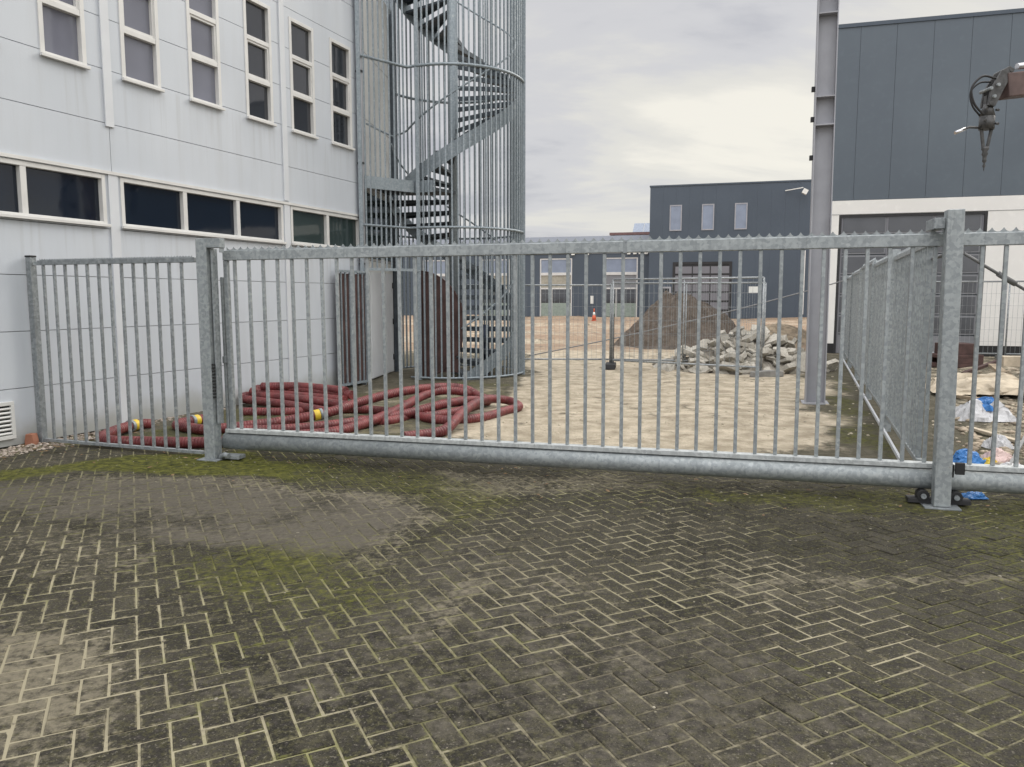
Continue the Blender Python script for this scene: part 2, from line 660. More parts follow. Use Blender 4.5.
df = t.math('MULTIPLY', t.rng(t.math('ADD', dust, t.math('MULTIPLY', t.math('SUBTRACT', t.math('ADD', t.math('MULTIPLY', nb, 0.5), t.math('MULTIPLY', nb2, 0.5)), 0.5), 2.2)), 0.25, 0.95), 0.72)
c = t.mix(df, c, t.mix(n4, (0.066, 0.059, 0.048), (0.175, 0.157, 0.128)))
sand = t.attr('sand')
sf = t.math('ADD', sand, t.math('MULTIPLY', t.math('SUBTRACT', t.math('ADD', t.math('MULTIPLY', nb, 0.6), t.math('MULTIPLY', nb2, 0.4)), 0.5), 3.4))
sf = t.math('MULTIPLY', t.rng(sf, 0.36, 1.15), t.rng(sand, 0.02, 0.2))
c = t.mix(t.math('MULTIPLY', sf, 0.82), c, t.mix(n4, (0.11, 0.096, 0.068), (0.27, 0.24, 0.178)))
# soil and sand creep from the joints over the worn edges of the blocks
ed = t.attr('edge')
spill = t.math('ADD', t.math('MULTIPLY', ed, 0.62), t.math('MULTIPLY', t.math('SUBTRACT', t.math('ADD', t.math('MULTIPLY', nb, 0.5), t.math('MULTIPLY', n4, 0.5)), 0.5), 2.4))
jl = t.attr('joint')
spill = t.math('MULTIPLY', t.rng(spill, 0.46, 0.85), t.rng(jl, 0.10, 0.8))
jmix = t.rng(t.math('ADD', t.attr('jmoss'), t.math('MULTIPLY', t.math('SUBTRACT', nb2, 0.5), 1.2)), 0.35, 0.7)
c = t.mix(t.math('MULTIPLY', spill, 0.75), c, t.mix(jmix, (0.200, 0.178, 0.122), (0.125, 0.128, 0.040)))
moss = t.attr('moss')
mf = t.math('MULTIPLY', t.rng(t.math('ADD', moss, t.math('MULTIPLY', t.math('SUBTRACT', t.math('ADD', t.math('MULTIPLY', nb, 0.5), t.math('MULTIPLY', n4, 0.5)), 0.5), 2.4)), 0.35, 0.95), t.rng(moss, 0.0, 0.15))
c = t.mix(t.math('MULTIPLY', mf, 0.85), c, moss_col(t, p))
hh = t.math('ADD', t.math('MULTIPLY', n2, 0.6), t.math('ADD', t.math('MULTIPLY', n4, 0.9), t.math('MULTIPLY', n3, 0.3)))
t.bump(hh, 0.006, 1.0)
M_paver = t.done(c, 0.9, 0, 0.12)

t = NT('joint_filling')
p = t.pos()
jb = t.attr('joint')
nb = t.noise(p, 9, 6, 0.7)
nf = t.noise(p, 90, 3, 0.7)
f = t.math('ADD', jb, t.math('MULTIPLY', t.math('SUBTRACT', t.math('ADD', t.math('MULTIPLY', nb, 0.6), t.math('MULTIPLY', t.noise(p, 30, 4, 0.7), 0.4)), 0.5), 2.4))
c = t.mix(t.rng(f, 0.15, 0.8), (0.045, 0.041, 0.026), (0.32, 0.29, 0.20))
mo = t.attr('jmoss')
mm = t.rng(t.math('ADD', mo, t.math('MULTIPLY', t.math('SUBTRACT', t.noise(p, 5, 5, 0.7), 0.5), 1.2)), 0.35, 0.75)
c = t.mix(t.math('MULTIPLY', mm, 0.75), c, t.mix(nf, (0.080, 0.086, 0.020), (0.22, 0.225, 0.065)))
dust = t.attr('dust')
c = t.mix(t.math('MULTIPLY', dust, 0.8), c, (0.11, 0.095, 0.076))
c = t.mix(t.math('MULTIPLY', t.attr('sand'), 0.6), c, (0.22, 0.195, 0.14))
c = t.mix(t.math('MULTIPLY', t.attr('moss'), 0.8), c, moss_col(t, p))
t.bump(t.math('ADD', nf, nb), 0.004)
M_joint = t.done(c, 0.95, 0, 0.1)

t = NT('yard_ground')
p = t.pos()
sd_ = t.attr('sand')
nb = t.noise(p, 6, 6, 0.7)
nb2 = t.noise(p, 1.7, 5, 0.6)
nf = t.noise(p, 70, 4, 0.7)
base = t.mix(t.rng(nb, 0.3, 0.7), (0.085, 0.078, 0.055), (0.155, 0.140, 0.105))
sf = t.rng(t.math('ADD', sd_, t.math('MULTIPLY', t.math('SUBTRACT', t.math('ADD', t.math('MULTIPLY', nb, 0.5), t.math('MULTIPLY', nb2, 0.5)), 0.5), 2.2)), 0.3, 0.85)
c = t.mix(sf, base, ground_sand(t, p))
rd = t.attr('red')
rf = t.rng(t.math('ADD', rd, t.math('MULTIPLY', t.math('SUBTRACT', nb2, 0.5), 1.0)), 0.3, 0.8)
c = t.mix(t.math('MULTIPLY', rf, 0.85), c, t.mix(nb, (0.23, 0.155, 0.105), (0.36, 0.255, 0.18)))
mo = t.attr('moss')
mf = t.math('MULTIPLY', t.rng(t.math('ADD', mo, t.math('MULTIPLY', t.math('SUBTRACT', nb, 0.5), 1.3)), 0.35, 0.85), t.rng(mo, 0.0, 0.15))
c = t.mix(t.math('MULTIPLY', mf, 0.85), c, moss_col(t, p))
c = t.mix(t.math('MULTIPLY', t.rng(nf, 0.55, 0.75), 0.35), c, (0.10, 0.085, 0.06))
t.bump(t.math('ADD', t.math('MULTIPLY', t.noise(p, 11, 6, 0.72), 1.0), t.math('MULTIPLY', nf, 0.3)), 0.055)
M_yard = t.done(c, 0.95, 0, 0.15)

t = NT('earth_heap_soil')
p = t.pos()
nb = t.noise(p, 5, 6, 0.7)
nf = t.noise(p, 30, 5, 0.75)
c = t.mix(t.rng(nb, 0.3, 0.7), (0.150, 0.122, 0.100), (0.270, 0.225, 0.185))
c = t.mix(t.math('MULTIPLY', t.rng(nf, 0.55, 0.75), 0.5), c, (0.32, 0.27, 0.22))
t.bump(t.math('ADD', nb, nf), 0.14)
M_soil = t.done(c, 0.95, 0, 0.1)

t = NT('broken_concrete')
p = t.coord()
oi = t.n('ShaderNodeObjectInfo')
nb = t.noise(p, 9, 5, 0.7)
c = t.mix(oi.outputs['Random'], (0.32, 0.30, 0.255), (0.58, 0.545, 0.475))
c = t.mix(t.math('MULTIPLY', t.rng(nb, 0.4, 0.7), 0.5), c, (0.17, 0.155, 0.13))
t.bump(nb, 0.01)
M_rubble = t.done(c, 0.9, 0, 0.2)

t = NT('gravel_pebbles')
p = t.pos()
c = t.mix(t.voro(p, 14, out='Color'), (0.20, 0.155, 0.12), (0.50, 0.44, 0.38), 'MIX')
M_gravel = t.done(c, 0.85)
M_chip = simple('pale_stone_chip', (0.22, 0.20, 0.155), 0.9, 0, 0.5, 3)
M_leaf = simple('dead_leaf_brown', (0.16, 0.10, 0.05), 0.8, 0, 0.4, 3)

# ------------------------------------------------------------------ layout frames
W0 = Vector((-5.41, 8.05, 0))                       # foot of the office wall, at the left edge of the photo
W_RZ = math.atan2(0.923, 0.384)                     # wall runs away from the camera along local x; local -y is outside
G_RZ = math.atan2(-0.274, 0.962)                    # gate runs along local x
GU, GN = Vector((0.962, -0.274, 0)), Vector((0.274, 0.962, 0))
P_LEFT = gp(215, 459)
G0 = P_LEFT + GN * 0.14                             # gate plane
WU, WNO = Vector((0.384, 0.923, 0)), Vector((0.923, -0.384, 0))


def setting(o_):
    o_['kind'] = 'structure'
    return o_


# ------------------------------------------------------------------ ground
PAVE_END = 0.55      # metres beyond the gate plane where the pavers stop showing


def gate_n(x, y):
    return (x - G0.x) * GN.x + (y - G0.y) * GN.y


def wear(x, y):
    """wear maps of the paving: sand film, moss, beige dust, joint brightness, joint moss"""
    sand = np.zeros(x.shape)
    sand = np.maximum(sand, 0.60 * polymask(x, y, pxpoly((-160, 560), (-20, 590), (60, 610), (110, 650), (135, 700), (100, 767), (60, 850), (-300, 850)), 0.22, 0.3))
    sand = np.maximum(sand, 0.50 * polymask(x, y, pxpoly((0, 525), (130, 530), (190, 560), (60, 590), (-60, 560)), 0.2, 0.25))
    sand = np.maximum(sand, 0.66 * polymask(x, y, pxpoly((390, 640), (440, 590), (505, 560), (520, 570), (470, 610), (425, 650)), 0.12, 0.12))
    sand = np.maximum(sand, 0.62 * polymask(x, y, pxpoly((330, 565), (420, 505), (440, 520), (400, 560), (360, 580)), 0.15, 0.15))
    sand = np.maximum(sand, 0.62 * polymask(x, y, pxpoly((525, 590), (560, 572), (600, 580), (585, 598)), 0.12, 0.15))
    sand = np.maximum(sand, 0.62 * polymask(x, y, pxpoly((730, 586), (860, 576), (1024, 572), (1200, 570), (1200, 580), (1024, 584), (860, 588)), 0.07, 0.10))
    sand = np.maximum(sand, 0.5 * polymask(x, y, pxpoly((780, 752), (900, 735), (1100, 718), (1100, 730), (900, 752)), 0.05, 0.12))
    sand = np.maximum(sand, 0.62 * polymask(x, y, pxpoly((40, 477), (200, 476), (420, 497), (430, 507), (200, 486), (40, 485)), 0.14, 0.2))
    sand = np.maximum(sand, 0.72 * polymask(x, y, pxpoly((420, 470), (610, 474), (690, 490), (560, 492), (470, 500), (440, 484)), 0.2, 0.3))
    sand = np.maximum(sand, 0.5 * polymask(x, y, pxpoly((80, 480), (120, 486), (330, 545), (310, 552), (100, 522), (30, 515)), 0.1, 0.1) * 0.6)
    sand = np.maximum(sand, 0.20 * polymask(x, y, pxpoly((560, 540), (660, 520), (760, 570), (880, 640), (800, 650), (640, 590)), 0.4, 0.5))
    sand = sand + 0.30 * sstep(0.52, 0.70, fbm(x + 3, y + 8, 0.9))
    dust = 0.95 * polymask(x, y, pxpoly((-150, 490), (60, 480), (220, 478), (380, 492), (425, 508), (395, 540), (340, 560), (260, 556), (120, 530), (0, 522), (-150, 520)), 0.25, 0.3)
    dust = dust * np.clip(0.25 + 1.35 * fbm(x + 60, y + 5, 1.9, 5), 0, 1)
    dust = np.maximum(dust, 0.45 * sstep(0.50, 0.7, fbm(x, y, 0.45)))
    moss = 0.95 * polymask(x, y, pxpoly((-120, 480), (0, 470), (120, 458), (250, 452), (300, 470), (330, 484), (200, 476), (60, 474), (-60, 490)), 0.14, 0.22)
    moss = np.maximum(moss, 0.62 * polymask(x, y, pxpoly((240, 462), (420, 470), (540, 498), (460, 530), (400, 500), (300, 484)), 0.3, 0.4))
    moss = np.maximum(moss, 0.60 * polymask(x, y, pxpoly((200, 540), (330, 550), (420, 600), (330, 640), (180, 600)), 0.4, 0.4))
    moss = np.maximum(moss, 0.62 * polymask(x, y, pxpoly((660, 482), (900, 494), (1080, 500), (1080, 540), (900, 516), (700, 505)), 0.2, 0.35))
    moss = np.maximum(moss, 0.55 * polymask(x, y, pxpoly((930, 515), (1100, 515), (1100, 600), (990, 590)), 0.3, 0.5))
    moss = moss + 0.25 * sstep(0.5, 0.7, fbm(x + 21, y + 5, 0.6))
    joint = 0.57 + 0.95 * (fbm(x + 9, y + 2, 0.8) - 0.5)
    joint = joint + 0.62 * polymask(x, y, pxpoly((560, 530), (680, 520), (800, 580), (930, 660), (840, 690), (680, 620), (540, 640), (470, 600)), 0.3, 0.35)
    joint = joint + 0.35 * polymask(x, y, pxpoly((-100, 600), (330, 570), (420, 700), (360, 850), (-200, 850)), 0.3, 0.35)
    joint = joint - 0.40 * polymask(x, y, pxpoly((760, 520), (1150, 530), (1150, 640), (960, 640), (800, 570)), 0.5, 0.5)
    jmoss = 0.50 + 0.7 * (fbm(x + 2, y + 31, 0.7) - 0.5)
    jmoss = jmoss - 0.65 * polymask(x, y, pxpoly((560, 530), (680, 520), (930, 660), (680, 640), (540, 620)), 0.3, 0.35)
    jmoss = jmoss - 0.2 * polymask(x, y, pxpoly((-100, 600), (130, 600), (150, 850), (-200, 850)), 0.3, 0.35)
    return sand, moss, dust, joint, jmoss


def relief(x, y):
    """gentle unevenness of the old paving"""
    return (fbm(x, y, 0.45, 3) - 0.5) * 0.035 * np.clip((y - 1.0) / 2, 0, 1)


def put_attrs(me, **kw):
    for k, v in kw.items():
        at_ = me.attributes.new(k, 'FLOAT', 'POINT')
        at_.data.foreach_set('value', np.asarray(v, dtype=np.float32))


def build_paving():
    ang = R(90 - 63.9)                         # laying direction found from the joints
    ca, sa = math.cos(ang), math.sin(ang)
    Lb, g = 0.213, 0.0098
    Wb = Lb / 2
    V, Fc, tone, edge = [], [], [], []
    rg = np.random.default_rng(3)
    # herringbone: the staircase pair (one lying, one standing) repeats by (W,-W)... and by 2L across
    N = 110
    for i in range(-N, N):
        for j in range(-N // 2, N // 2):
            for kind in (0, 1):
                # lattice vectors: (Wb, Wb) and (2Lb, 0)-(0,0)
                ox = i * Wb + j * Lb * 2
                oy = i * Wb
                if kind == 0:
                    x0, x1, y0, y1 = ox, ox + Lb, oy, oy + Wb
                else:
                    x0, x1, y0, y1 = ox + Lb, ox + Lb + Wb, oy - Wb, oy + Wb
                mx, my = (x0 + x1) / 2, (y0 + y1) / 2
                wx, wy = mx * ca - my * sa, mx * sa + my * ca + 4.0
                if wy < 0.9 or wy > 9.6 or wx < -7.5 or wx > 8.0:
                    continue
                if gate_n(wx, wy) > PAVE_END:
                    continue
                dw = (wx - W0.x) * WNO.x + (wy - W0.y) * WNO.y
                if dw < 0.42:
                    continue
                hx, hy = (x1 - x0) / 2 - g / 2, (y1 - y0) / 2 - g / 2
                hx += rg.normal(0, 0.0008)
                hy += rg.normal(0, 0.0008)
                th = rg.normal(0, 0.008)
                tx, ty = rg.normal(0, 0.007), rg.normal(0, 0.007)
                dz = abs(rg.normal(0, 0.0022)) - 0.0006
                bv = 0.004
                b = len(V)
                rel = 0.0
                for (ex, ez) in ((0, -0.03), (0, -0.0035), (bv, 0.0), (0.022, 0.0008)):
                    for sx_, sy_ in ((-1, -1), (1, -1), (1, 1), (-1, 1)):
                        lx, ly = sx_ * (hx - ex), sy_ * (hy - ex)
                        qx, qy = lx * math.cos(th) - ly * math.sin(th), lx * math.sin(th) + ly * math.cos(th)
                        V.append((wx + qx * ca - qy * sa, wy + qx * sa + qy * ca, rel + dz + ez + lx * tx + ly * ty))
                Fc.append((b + 12, b + 13, b + 14, b + 15))
                for lev in (0, 4, 8):
                    for k in range(4):
                        k2 = (k + 1) % 4
                        Fc.append((b + lev + k, b + lev + k2, b + lev + 4 + k2, b + lev + 4 + k))
                tone += [float(np.clip(rg.normal(0.5, 0.24), 0, 1))] * 16
                edge += [1.0] * 12 + [0.0] * 4
    me = bpy.data.meshes.new('block_paving')
    me.from_pydata(V, [], Fc)
    va = np.array(V)
    dzr = relief(va[:, 0], va[:, 1])
    va[:, 2] += dzr
    me.vertices.foreach_set('co', va.astype(np.float32).ravel())
    sand, moss, dust, joint, jm = wear(va[:, 0], va[:, 1])
    tone = np.clip(np.array(tone) * 0.75 + 1.5 * (fbm(va[:, 0] + 50, va[:, 1] + 4, 0.7, 4) - 0.42), 0, 1.2)
    put_attrs(me, tone=tone, sand=sand, moss=moss, dust=dust, edge=edge, joint=joint, jmoss=jm)
    me.materials.append(M_paver)
    o_ = bpy.data.objects.new('block_paving', me)
    COL.objects.link(o_)
    setting(o_)
    # joint filling just under the paver tops
    xs, ys = np.arange(-8.0, 8.6, 0.06), np.arange(0.6, 10.0, 0.06)
    X, Y = np.meshgrid(xs, ys)
    x, y = X.ravel(), Y.ravel()
    z = relief(x, y) - 0.0036 + (fbm(x, y, 7, 3) - 0.5) * 0.004
    sand, moss, dust, joint, jm = wear(x, y)
    # where sand or dust has washed in the joints stand full
    z = z + 0.0015 * np.clip(np.maximum(sand, dust), 0, 1)
    nx = len(xs)
    fs = []
    for j in range(len(ys) - 1):
        for i in range(nx - 1):
            a_ = j * nx + i
            cx_, cy_ = xs[i], ys[j]
            if gate_n(cx_, cy_) > PAVE_END + 0.1:
                continue
            fs.append((a_, a_ + 1, a_ + nx + 1, a_ + nx))
    me = bpy.data.meshes.new('paving_joints')
    me.from_pydata(np.column_stack([x, y, z]).tolist(), [], fs)
    me.polygons.foreach_set('use_smooth', [True] * len(fs))
    put_attrs(me, sand=sand, moss=moss, dust=dust, joint=joint, jmoss=jm)
    me.materials.append(M_joint)
    o_ = bpy.data.objects.new('paving_joints', me)
    COL.objects.link(o_)
    setting(o_)


build_paving()


def yard_height(x, y):
    h = 0.012 + (fbm(x, y, 0.5, 4) - 0.5) * 0.06 + (fbm(x + 5, y, 3.0, 3) - 0.5) * 0.045
    far = sstep(20, 30, y)
    h = h + far * ((fbm(x, y, 0.22, 4) - 0.45) * 0.55)
    right = sstep(0.3, 1.2, (x - 3.81) * 0.935 - (y - 7.36) * 0.355) * sstep(6.5, 9, y)
    h = h + right * ((fbm(x + 11, y, 0.9, 4) - 0.45) * 0.18)
    ramp_ = sstep(PAVE_END - 0.15, PAVE_END + 0.9, gate_n(x, y))
    return np.where(ramp_ < 1, -0.01 * (1 - ramp_) + h * ramp_, h)


def build_yard():
    xs = np.concatenate([np.arange(-14, -6, 0.8), np.arange(-6, 14, 0.12), np.arange(14, 60, 1.5)])
    ys = np.concatenate([np.arange(4.0, 24, 0.12), np.arange(24, 70, 0.45)])
    X, Y = np.meshgrid(xs, ys)
    x, y = X.ravel(), Y.ravel()
    z = yard_height(x, y)
    sand = polymask(x, y, pxpoly((400, 442), (475, 415), (520, 385), (520, 360), (530, 345), (800, 340), (818, 380), (826, 415), (834, 452), (780, 460), (640, 456), (480, 450)), 0.5, 0.7, 0.7)
    sand = np.maximum(sand, 0.42 * polymask(x, y, pxpoly((240, 440), (480, 440), (520, 385), (430, 384), (330, 400)), 0.5, 0.8, 0.9))
    sand = np.maximum(sand, 0.8 * sstep(19, 24, y))
    sand = np.maximum(sand, 0.55 * sstep(0.3, 1.5, (x - 3.81) * 0.935 - (y - 7.36) * 0.355))
    tuft = polymask(x, y, pxpoly((796, 398), (832, 398), (832, 412), (800, 410)), 0.3, 0.4)
    # wheel ruts crossing the sand
    rut = np.abs((x * 0.97 + y * 0.24) % 1.9 - 0.95) + 0.25 * (fbm(x, y, 0.6) - 0.5)
    sand = sand * (1 - 0.6 * tuft) * (1 - 0.35 * sstep(0.16, 0.05, np.abs(rut - 0.35)) * sstep(0.4, 0.6, fbm(x, y + 9, 0.5)))
    moss = 0.62 * polymask(x, y, pxpoly((60, 452), (240, 455), (480, 440), (500, 400), (520, 385), (440, 380), (330, 395), (180, 420)), 0.4, 0.6)
    moss = np.maximum(moss, 0.7 * polymask(x, y, pxpoly((825, 440), (900, 468), (850, 380), (840, 370), (815, 395), (825, 420)), 0.25, 0.4))
    moss = np.maximum(moss, 0.5 * polymask(x, y, pxpoly((940, 460), (1100, 470), (1060, 420), (960, 400)), 0.3, 0.5))
    moss = moss * (1 - 0.5 * sand)
    red = 0.95 * sstep(20, 25, y) * (0.2 + 1.1 * fbm(x * 0.35, y * 1.6, 0.45, 4))
    nx = len(xs)
    fs = []
    for j in range(len(ys) - 1):
        for i in range(nx - 1):
            if gate_n(xs[i], ys[j]) < PAVE_END - 0.1:
                continue
            a_ = j * nx + i
            fs.append((a_, a_ + 1, a_ + nx + 1, a_ + nx))
    me = bpy.data.meshes.new('yard_ground')
    me.from_pydata(np.column_stack([x, y, z]).tolist(), [], fs)
    me.polygons.foreach_set('use_smooth', [True] * len(fs))
    put_attrs(me, sand=sand, moss=moss, red=red)
    me.materials.append(M_yard)
    o_ = bpy.data.objects.new('yard_ground', me)
    COL.objects.link(o_)
    setting(o_)


build_yard()
setting(MB().box(-900, 900, -300, 1500, -0.6, -0.35).build('ground', simple('far_ground', (0.16, 0.13, 0.09), 0.95)))
setting(MB().box(-14, 16, -12, 1.1, -0.3, -0.004).build('road', simple('rear_pavement', (0.08, 0.075, 0.06), 0.9, 0, 0.25, 3)))


def pebbles(name, pts, mat, smin, smax, flat=0.6):
    V, Fc = [], []
    ico_v = [(0, 0, 1), (0.9, 0, 0.35), (0.28, 0.85, 0.35), (-0.72, 0.53, 0.35), (-0.72, -0.53, 0.35), (0.28, -0.85, 0.35),
             (0.72, 0.53, -0.4), (-0.28, 0.85, -0.4), (-0.9, 0, -0.4), (-0.28, -0.85, -0.4), (0.72, -0.53, -0.4), (0, 0, -0.9)]
    ico_f = [(0, 1, 2), (0, 2, 3), (0, 3, 4), (0, 4, 5), (0, 5, 1), (1, 6, 2), (2, 7, 3), (3, 8, 4), (4, 9, 5), (5, 10, 1),
             (6, 7, 2), (7, 8, 3), (8, 9, 4), (9, 10, 5), (10, 6, 1), (6, 11, 7), (7, 11, 8), (8, 11, 9), (9, 11, 10), (10, 11, 6)]
    for (x, y, z) in pts:
        s_ = random.uniform(smin, smax)
        a_ = random.uniform(0, 6.28)
        ex, ey, ez = s_ * random.uniform(0.7, 1.3), s_ * random.uniform(0.6, 1.0), s_ * flat * random.uniform(0.6, 1.1)
        b = len(V)
        for q in ico_v:
            jx = 1 + random.uniform(-0.15, 0.15)
            lx, ly, lz = q[0] * ex * jx, q[1] * ey * jx, q[2] * ez
            V.append((x + lx * math.cos(a_) - ly * math.sin(a_), y + lx * math.sin(a_) + ly * math.cos(a_), z + lz + ez * 0.35))
        Fc += [tuple(b + k for k in f_) for f_ in ico_f]
    m = MB()
    m.add(V, Fc, True)
    return m.build(name, mat)


# gravel strip at the foot of the office wall
pts = []
for _ in range(2600):
    w = random.uniform(-3.5, 3.2)
    d = random.uniform(0.02, 0.46) * (1 if w < 0.6 else max(0.25, 1 - (w - 0.6) * 0.35))
    q = W0 + WU * w + WNO * d
    pts.append((q.x, q.y, random.uniform(-0.01, 0.02)))
gr = pebbles('gravel_strip', pts, M_gravel, 0.010, 0.026)
tag(gr, 'mixed brown and white gravel along the foot of the grey wall', 'gravel', kind='stuff')
pts = []
for _ in range(900):
    s_ = random.uniform(-2.3, 7.5)
    d = random.gauss(0.0, 0.55)
    if random.random() < 0.25:
        d = random.uniform(-4.5, 0)
    if d > PAVE_END + 0.6:
        continue
    q = G0 + GU * s_ + GN * d
    if (q - W0).dot(WNO) < 0.3:
        continue
    pts.append((q.x, q.y, float(relief(np.array([q.x]), np.array([q.y]))[0]) - 0.002))
ch = pebbles('stone_chips', pts, M_chip, 0.003, 0.013, 0.5)
tag(ch, 'small pale stone chips scattered on the paving along the gate', 'stone chips', kind='stuff')
pts = []
for _ in range(700):
    q = gp(random.uniform(480, 1040), random.uniform(345, 440))
    z = float(yard_height(np.array([q.x]), np.array([q.y]))[0])
    pts.append((q.x, q.y, z - 0.004))
ch = pebbles('yard_stones', pts, simple('sandy_stone', (0.42, 0.37, 0.28), 0.9, 0, 0.3, 3), 0.006, 0.03, 0.6)
tag(ch, 'loose stones lying over the sandy yard behind the gate', 'stones', kind='stuff')

# crumbs of sand and mortar where the sand film is thick
pts = []
cx_, cy_ = np.random.default_rng(5).uniform(-4.5, 6.5, 26000), np.random.default_rng(6).uniform(1.6, 8.0, 26000)
sw = wear(cx_, cy_)
rzz = relief(cx_, cy_)
for k in range(len(cx_)):
    if gate_n(cx_[k], cy_[k]) < PAVE_END and (cx_[k] - W0.x) * WNO.x + (cy_[k] - W0.y) * WNO.y > 0.5:
        if random.random() < 0.04 + 0.42 * max(0, sw[0][k] - 0.3) + 0.05 * sw[2][k]:
            pts.append((cx_[k], cy_[k], rzz[k] - 0.0015))
cb = pebbles('sand_crumbs', pts, simple('sand_crumb', (0.20, 0.178, 0.13), 0.95, 0, 0.35, 5), 0.002, 0.009, 0.55)
tag(cb, 'crumbs of dry sand and grit lying on the herringbone paving', 'grit', kind='stuff')
V_, F_ = [], []
for _ in range(170):
    if random.random() < 0.6:
        q = W0 + WU * random.uniform(-1.5, 3.0) + WNO * abs(random.gauss(0.35, 0.35))
    else:
        q = G0 + GU * random.uniform(-2, 8.0) + GN * random.gauss(-0.1, 0.35)
    if (q - W0).dot(WNO) < 0.05:
        continue
    a_, l_ = random.uniform(0, 6.28), random.uniform(0.015, 0.035)
    e1 = Vector((math.cos(a_), math.sin(a_), random.uniform(-0.2, 0.3))) * l_
    e2 = Vector((-math.sin(a_), math.cos(a_), random.uniform(-0.3, 0.3))) * l_ * 0.5
    q = q + Vector((0, 0, 0.022 + float(relief(np.array([q.x]), np.array([q.y]))[0])))
    b = len(V_)
    V_ += [q - e1, q - e2, q + e1, q + e2, q + Vector((0, 0, 0.006))]
    F_ += [(b, b + 1, b + 4), (b + 1, b + 2, b + 4), (b + 2, b + 3, b + 4), (b + 3, b, b + 4)]
m = MB()
m.add(V_, F_)
lf = m.build('leaf_litter', M_leaf)
tag(lf, 'dead brown leaves blown along the wall foot and under the gate', 'leaves', kind='stuff')

# ------------------------------------------------------------------ office building on the left
B = thing('office_building', 'light grey panelled office building with tall upper windows and a strip of dark windows', 'building', W0, W_RZ)
WEND = 6.9
TOP = 7.6
upper = [(-2.45, -1.87), (-1.38, -0.80), (-0.32, 0.26), (0.75, 1.32), (1.80, 2.39), (2.87, 3.46), (3.96, 4.55), (4.98, 5.60), (6.04, 6.66)]
U_Z0, U_Z1 = 4.22, 5.97
strips = [(-4.6, -1.62, [-3.6, -2.6]), (-1.50, 1.475, [-0.52, 0.46]), (1.685, 4.70, [2.705, 3.705]), (4.885, 6.84, [5.87])]
S_Z0, S_Z1 = 2.45, 3.05
holes = [(a_, b_, U_Z0, U_Z1) for a_, b_ in upper] + [(a_, b_, S_Z0, S_Z1) for a_, b_, _ in strips]
zs = [0.02, 0.63, 1.24, 1.845, 2.42, 3.08, 3.66, 4.28, 4.87, 5.48, 6.09, 6.70, TOP]
vj = [-8.0, -4.66, -1.56, 1.58, 4.79, WEND]
m = MB()
G_ = 0.0036
for i in range(len(zs) - 1):
    for j in range(len(vj) - 1):
        x0, x1, z0, z1 = vj[j] + G_, vj[j + 1] - G_, zs[i] + G_, zs[i + 1] - G_
        if j == len(vj) - 2:
            x1 = WEND
        rel = [h for h in holes if h[0] < x1 and h[1] > x0 and h[2] < z1 and h[3] > z0]
        zb = sorted({z0, z1} | {max(z0, min(z1, h[k])) for h in rel for k in (2, 3)})
        for k in range(len(zb) - 1):
            za, zc_ = zb[k], zb[k + 1]
            if zc_ - za < 1e-4:
                continue
            cuts = sorted((max(x0, h[0]), min(x1, h[1])) for h in rel if h[2] < (za + zc_) / 2 < h[3])
            x = x0
            for ca_, cb_ in cuts + [(x1, x1)]:
                if ca_ - x > 1e-3:
                    m.box(x, ca_, 0, 0.06, za, zc_)
                x = max(x, cb_)
m.build('wall', M_wall, B)
MB().box(-8.0, WEND - 0.01, 0.14, 0.24, 0.0, TOP - 0.05).build('backing', M_seam, B)
m = MB()
for i in range(1, len(zs) - 1):
    m.box(-8, WEND - 0.01, 0.045, 0.139, zs[i] - 0.02, zs[i] + 0.02) if not (S_Z0 - 0.1 < zs[i] < S_Z1 + 0.1 or U_Z0 < zs[i] < U_Z1) else None
m.build('seam_strip', M_seam, B)
MB().box(-8.0, WEND, 0.25, 7.0, 0.0, TOP - 0.06).build('body', M_wall2, B)
MB().box(-8.1, WEND + 0.06, -0.05, 7.1, TOP, TOP + 0.12).build('roof', M_roof, B)
for x in vj[1:-1]:
    MB().box(x - 0.058, x + 0.058, -0.022, -0.001, 3.12 if x > 4 else 3.62, TOP - 0.02).build('joint_cover', M_cover, B, 0.003)
    MB().box(x - 0.066, x + 0.066, -0.018, -0.001, 0.02, 3.07).build('joint_cover', M_cover, B, 0.003)
MB().box(-8, WEND, -0.03, -0.001, 3.062, 3.10).build('drip_trim', M_frame, B)


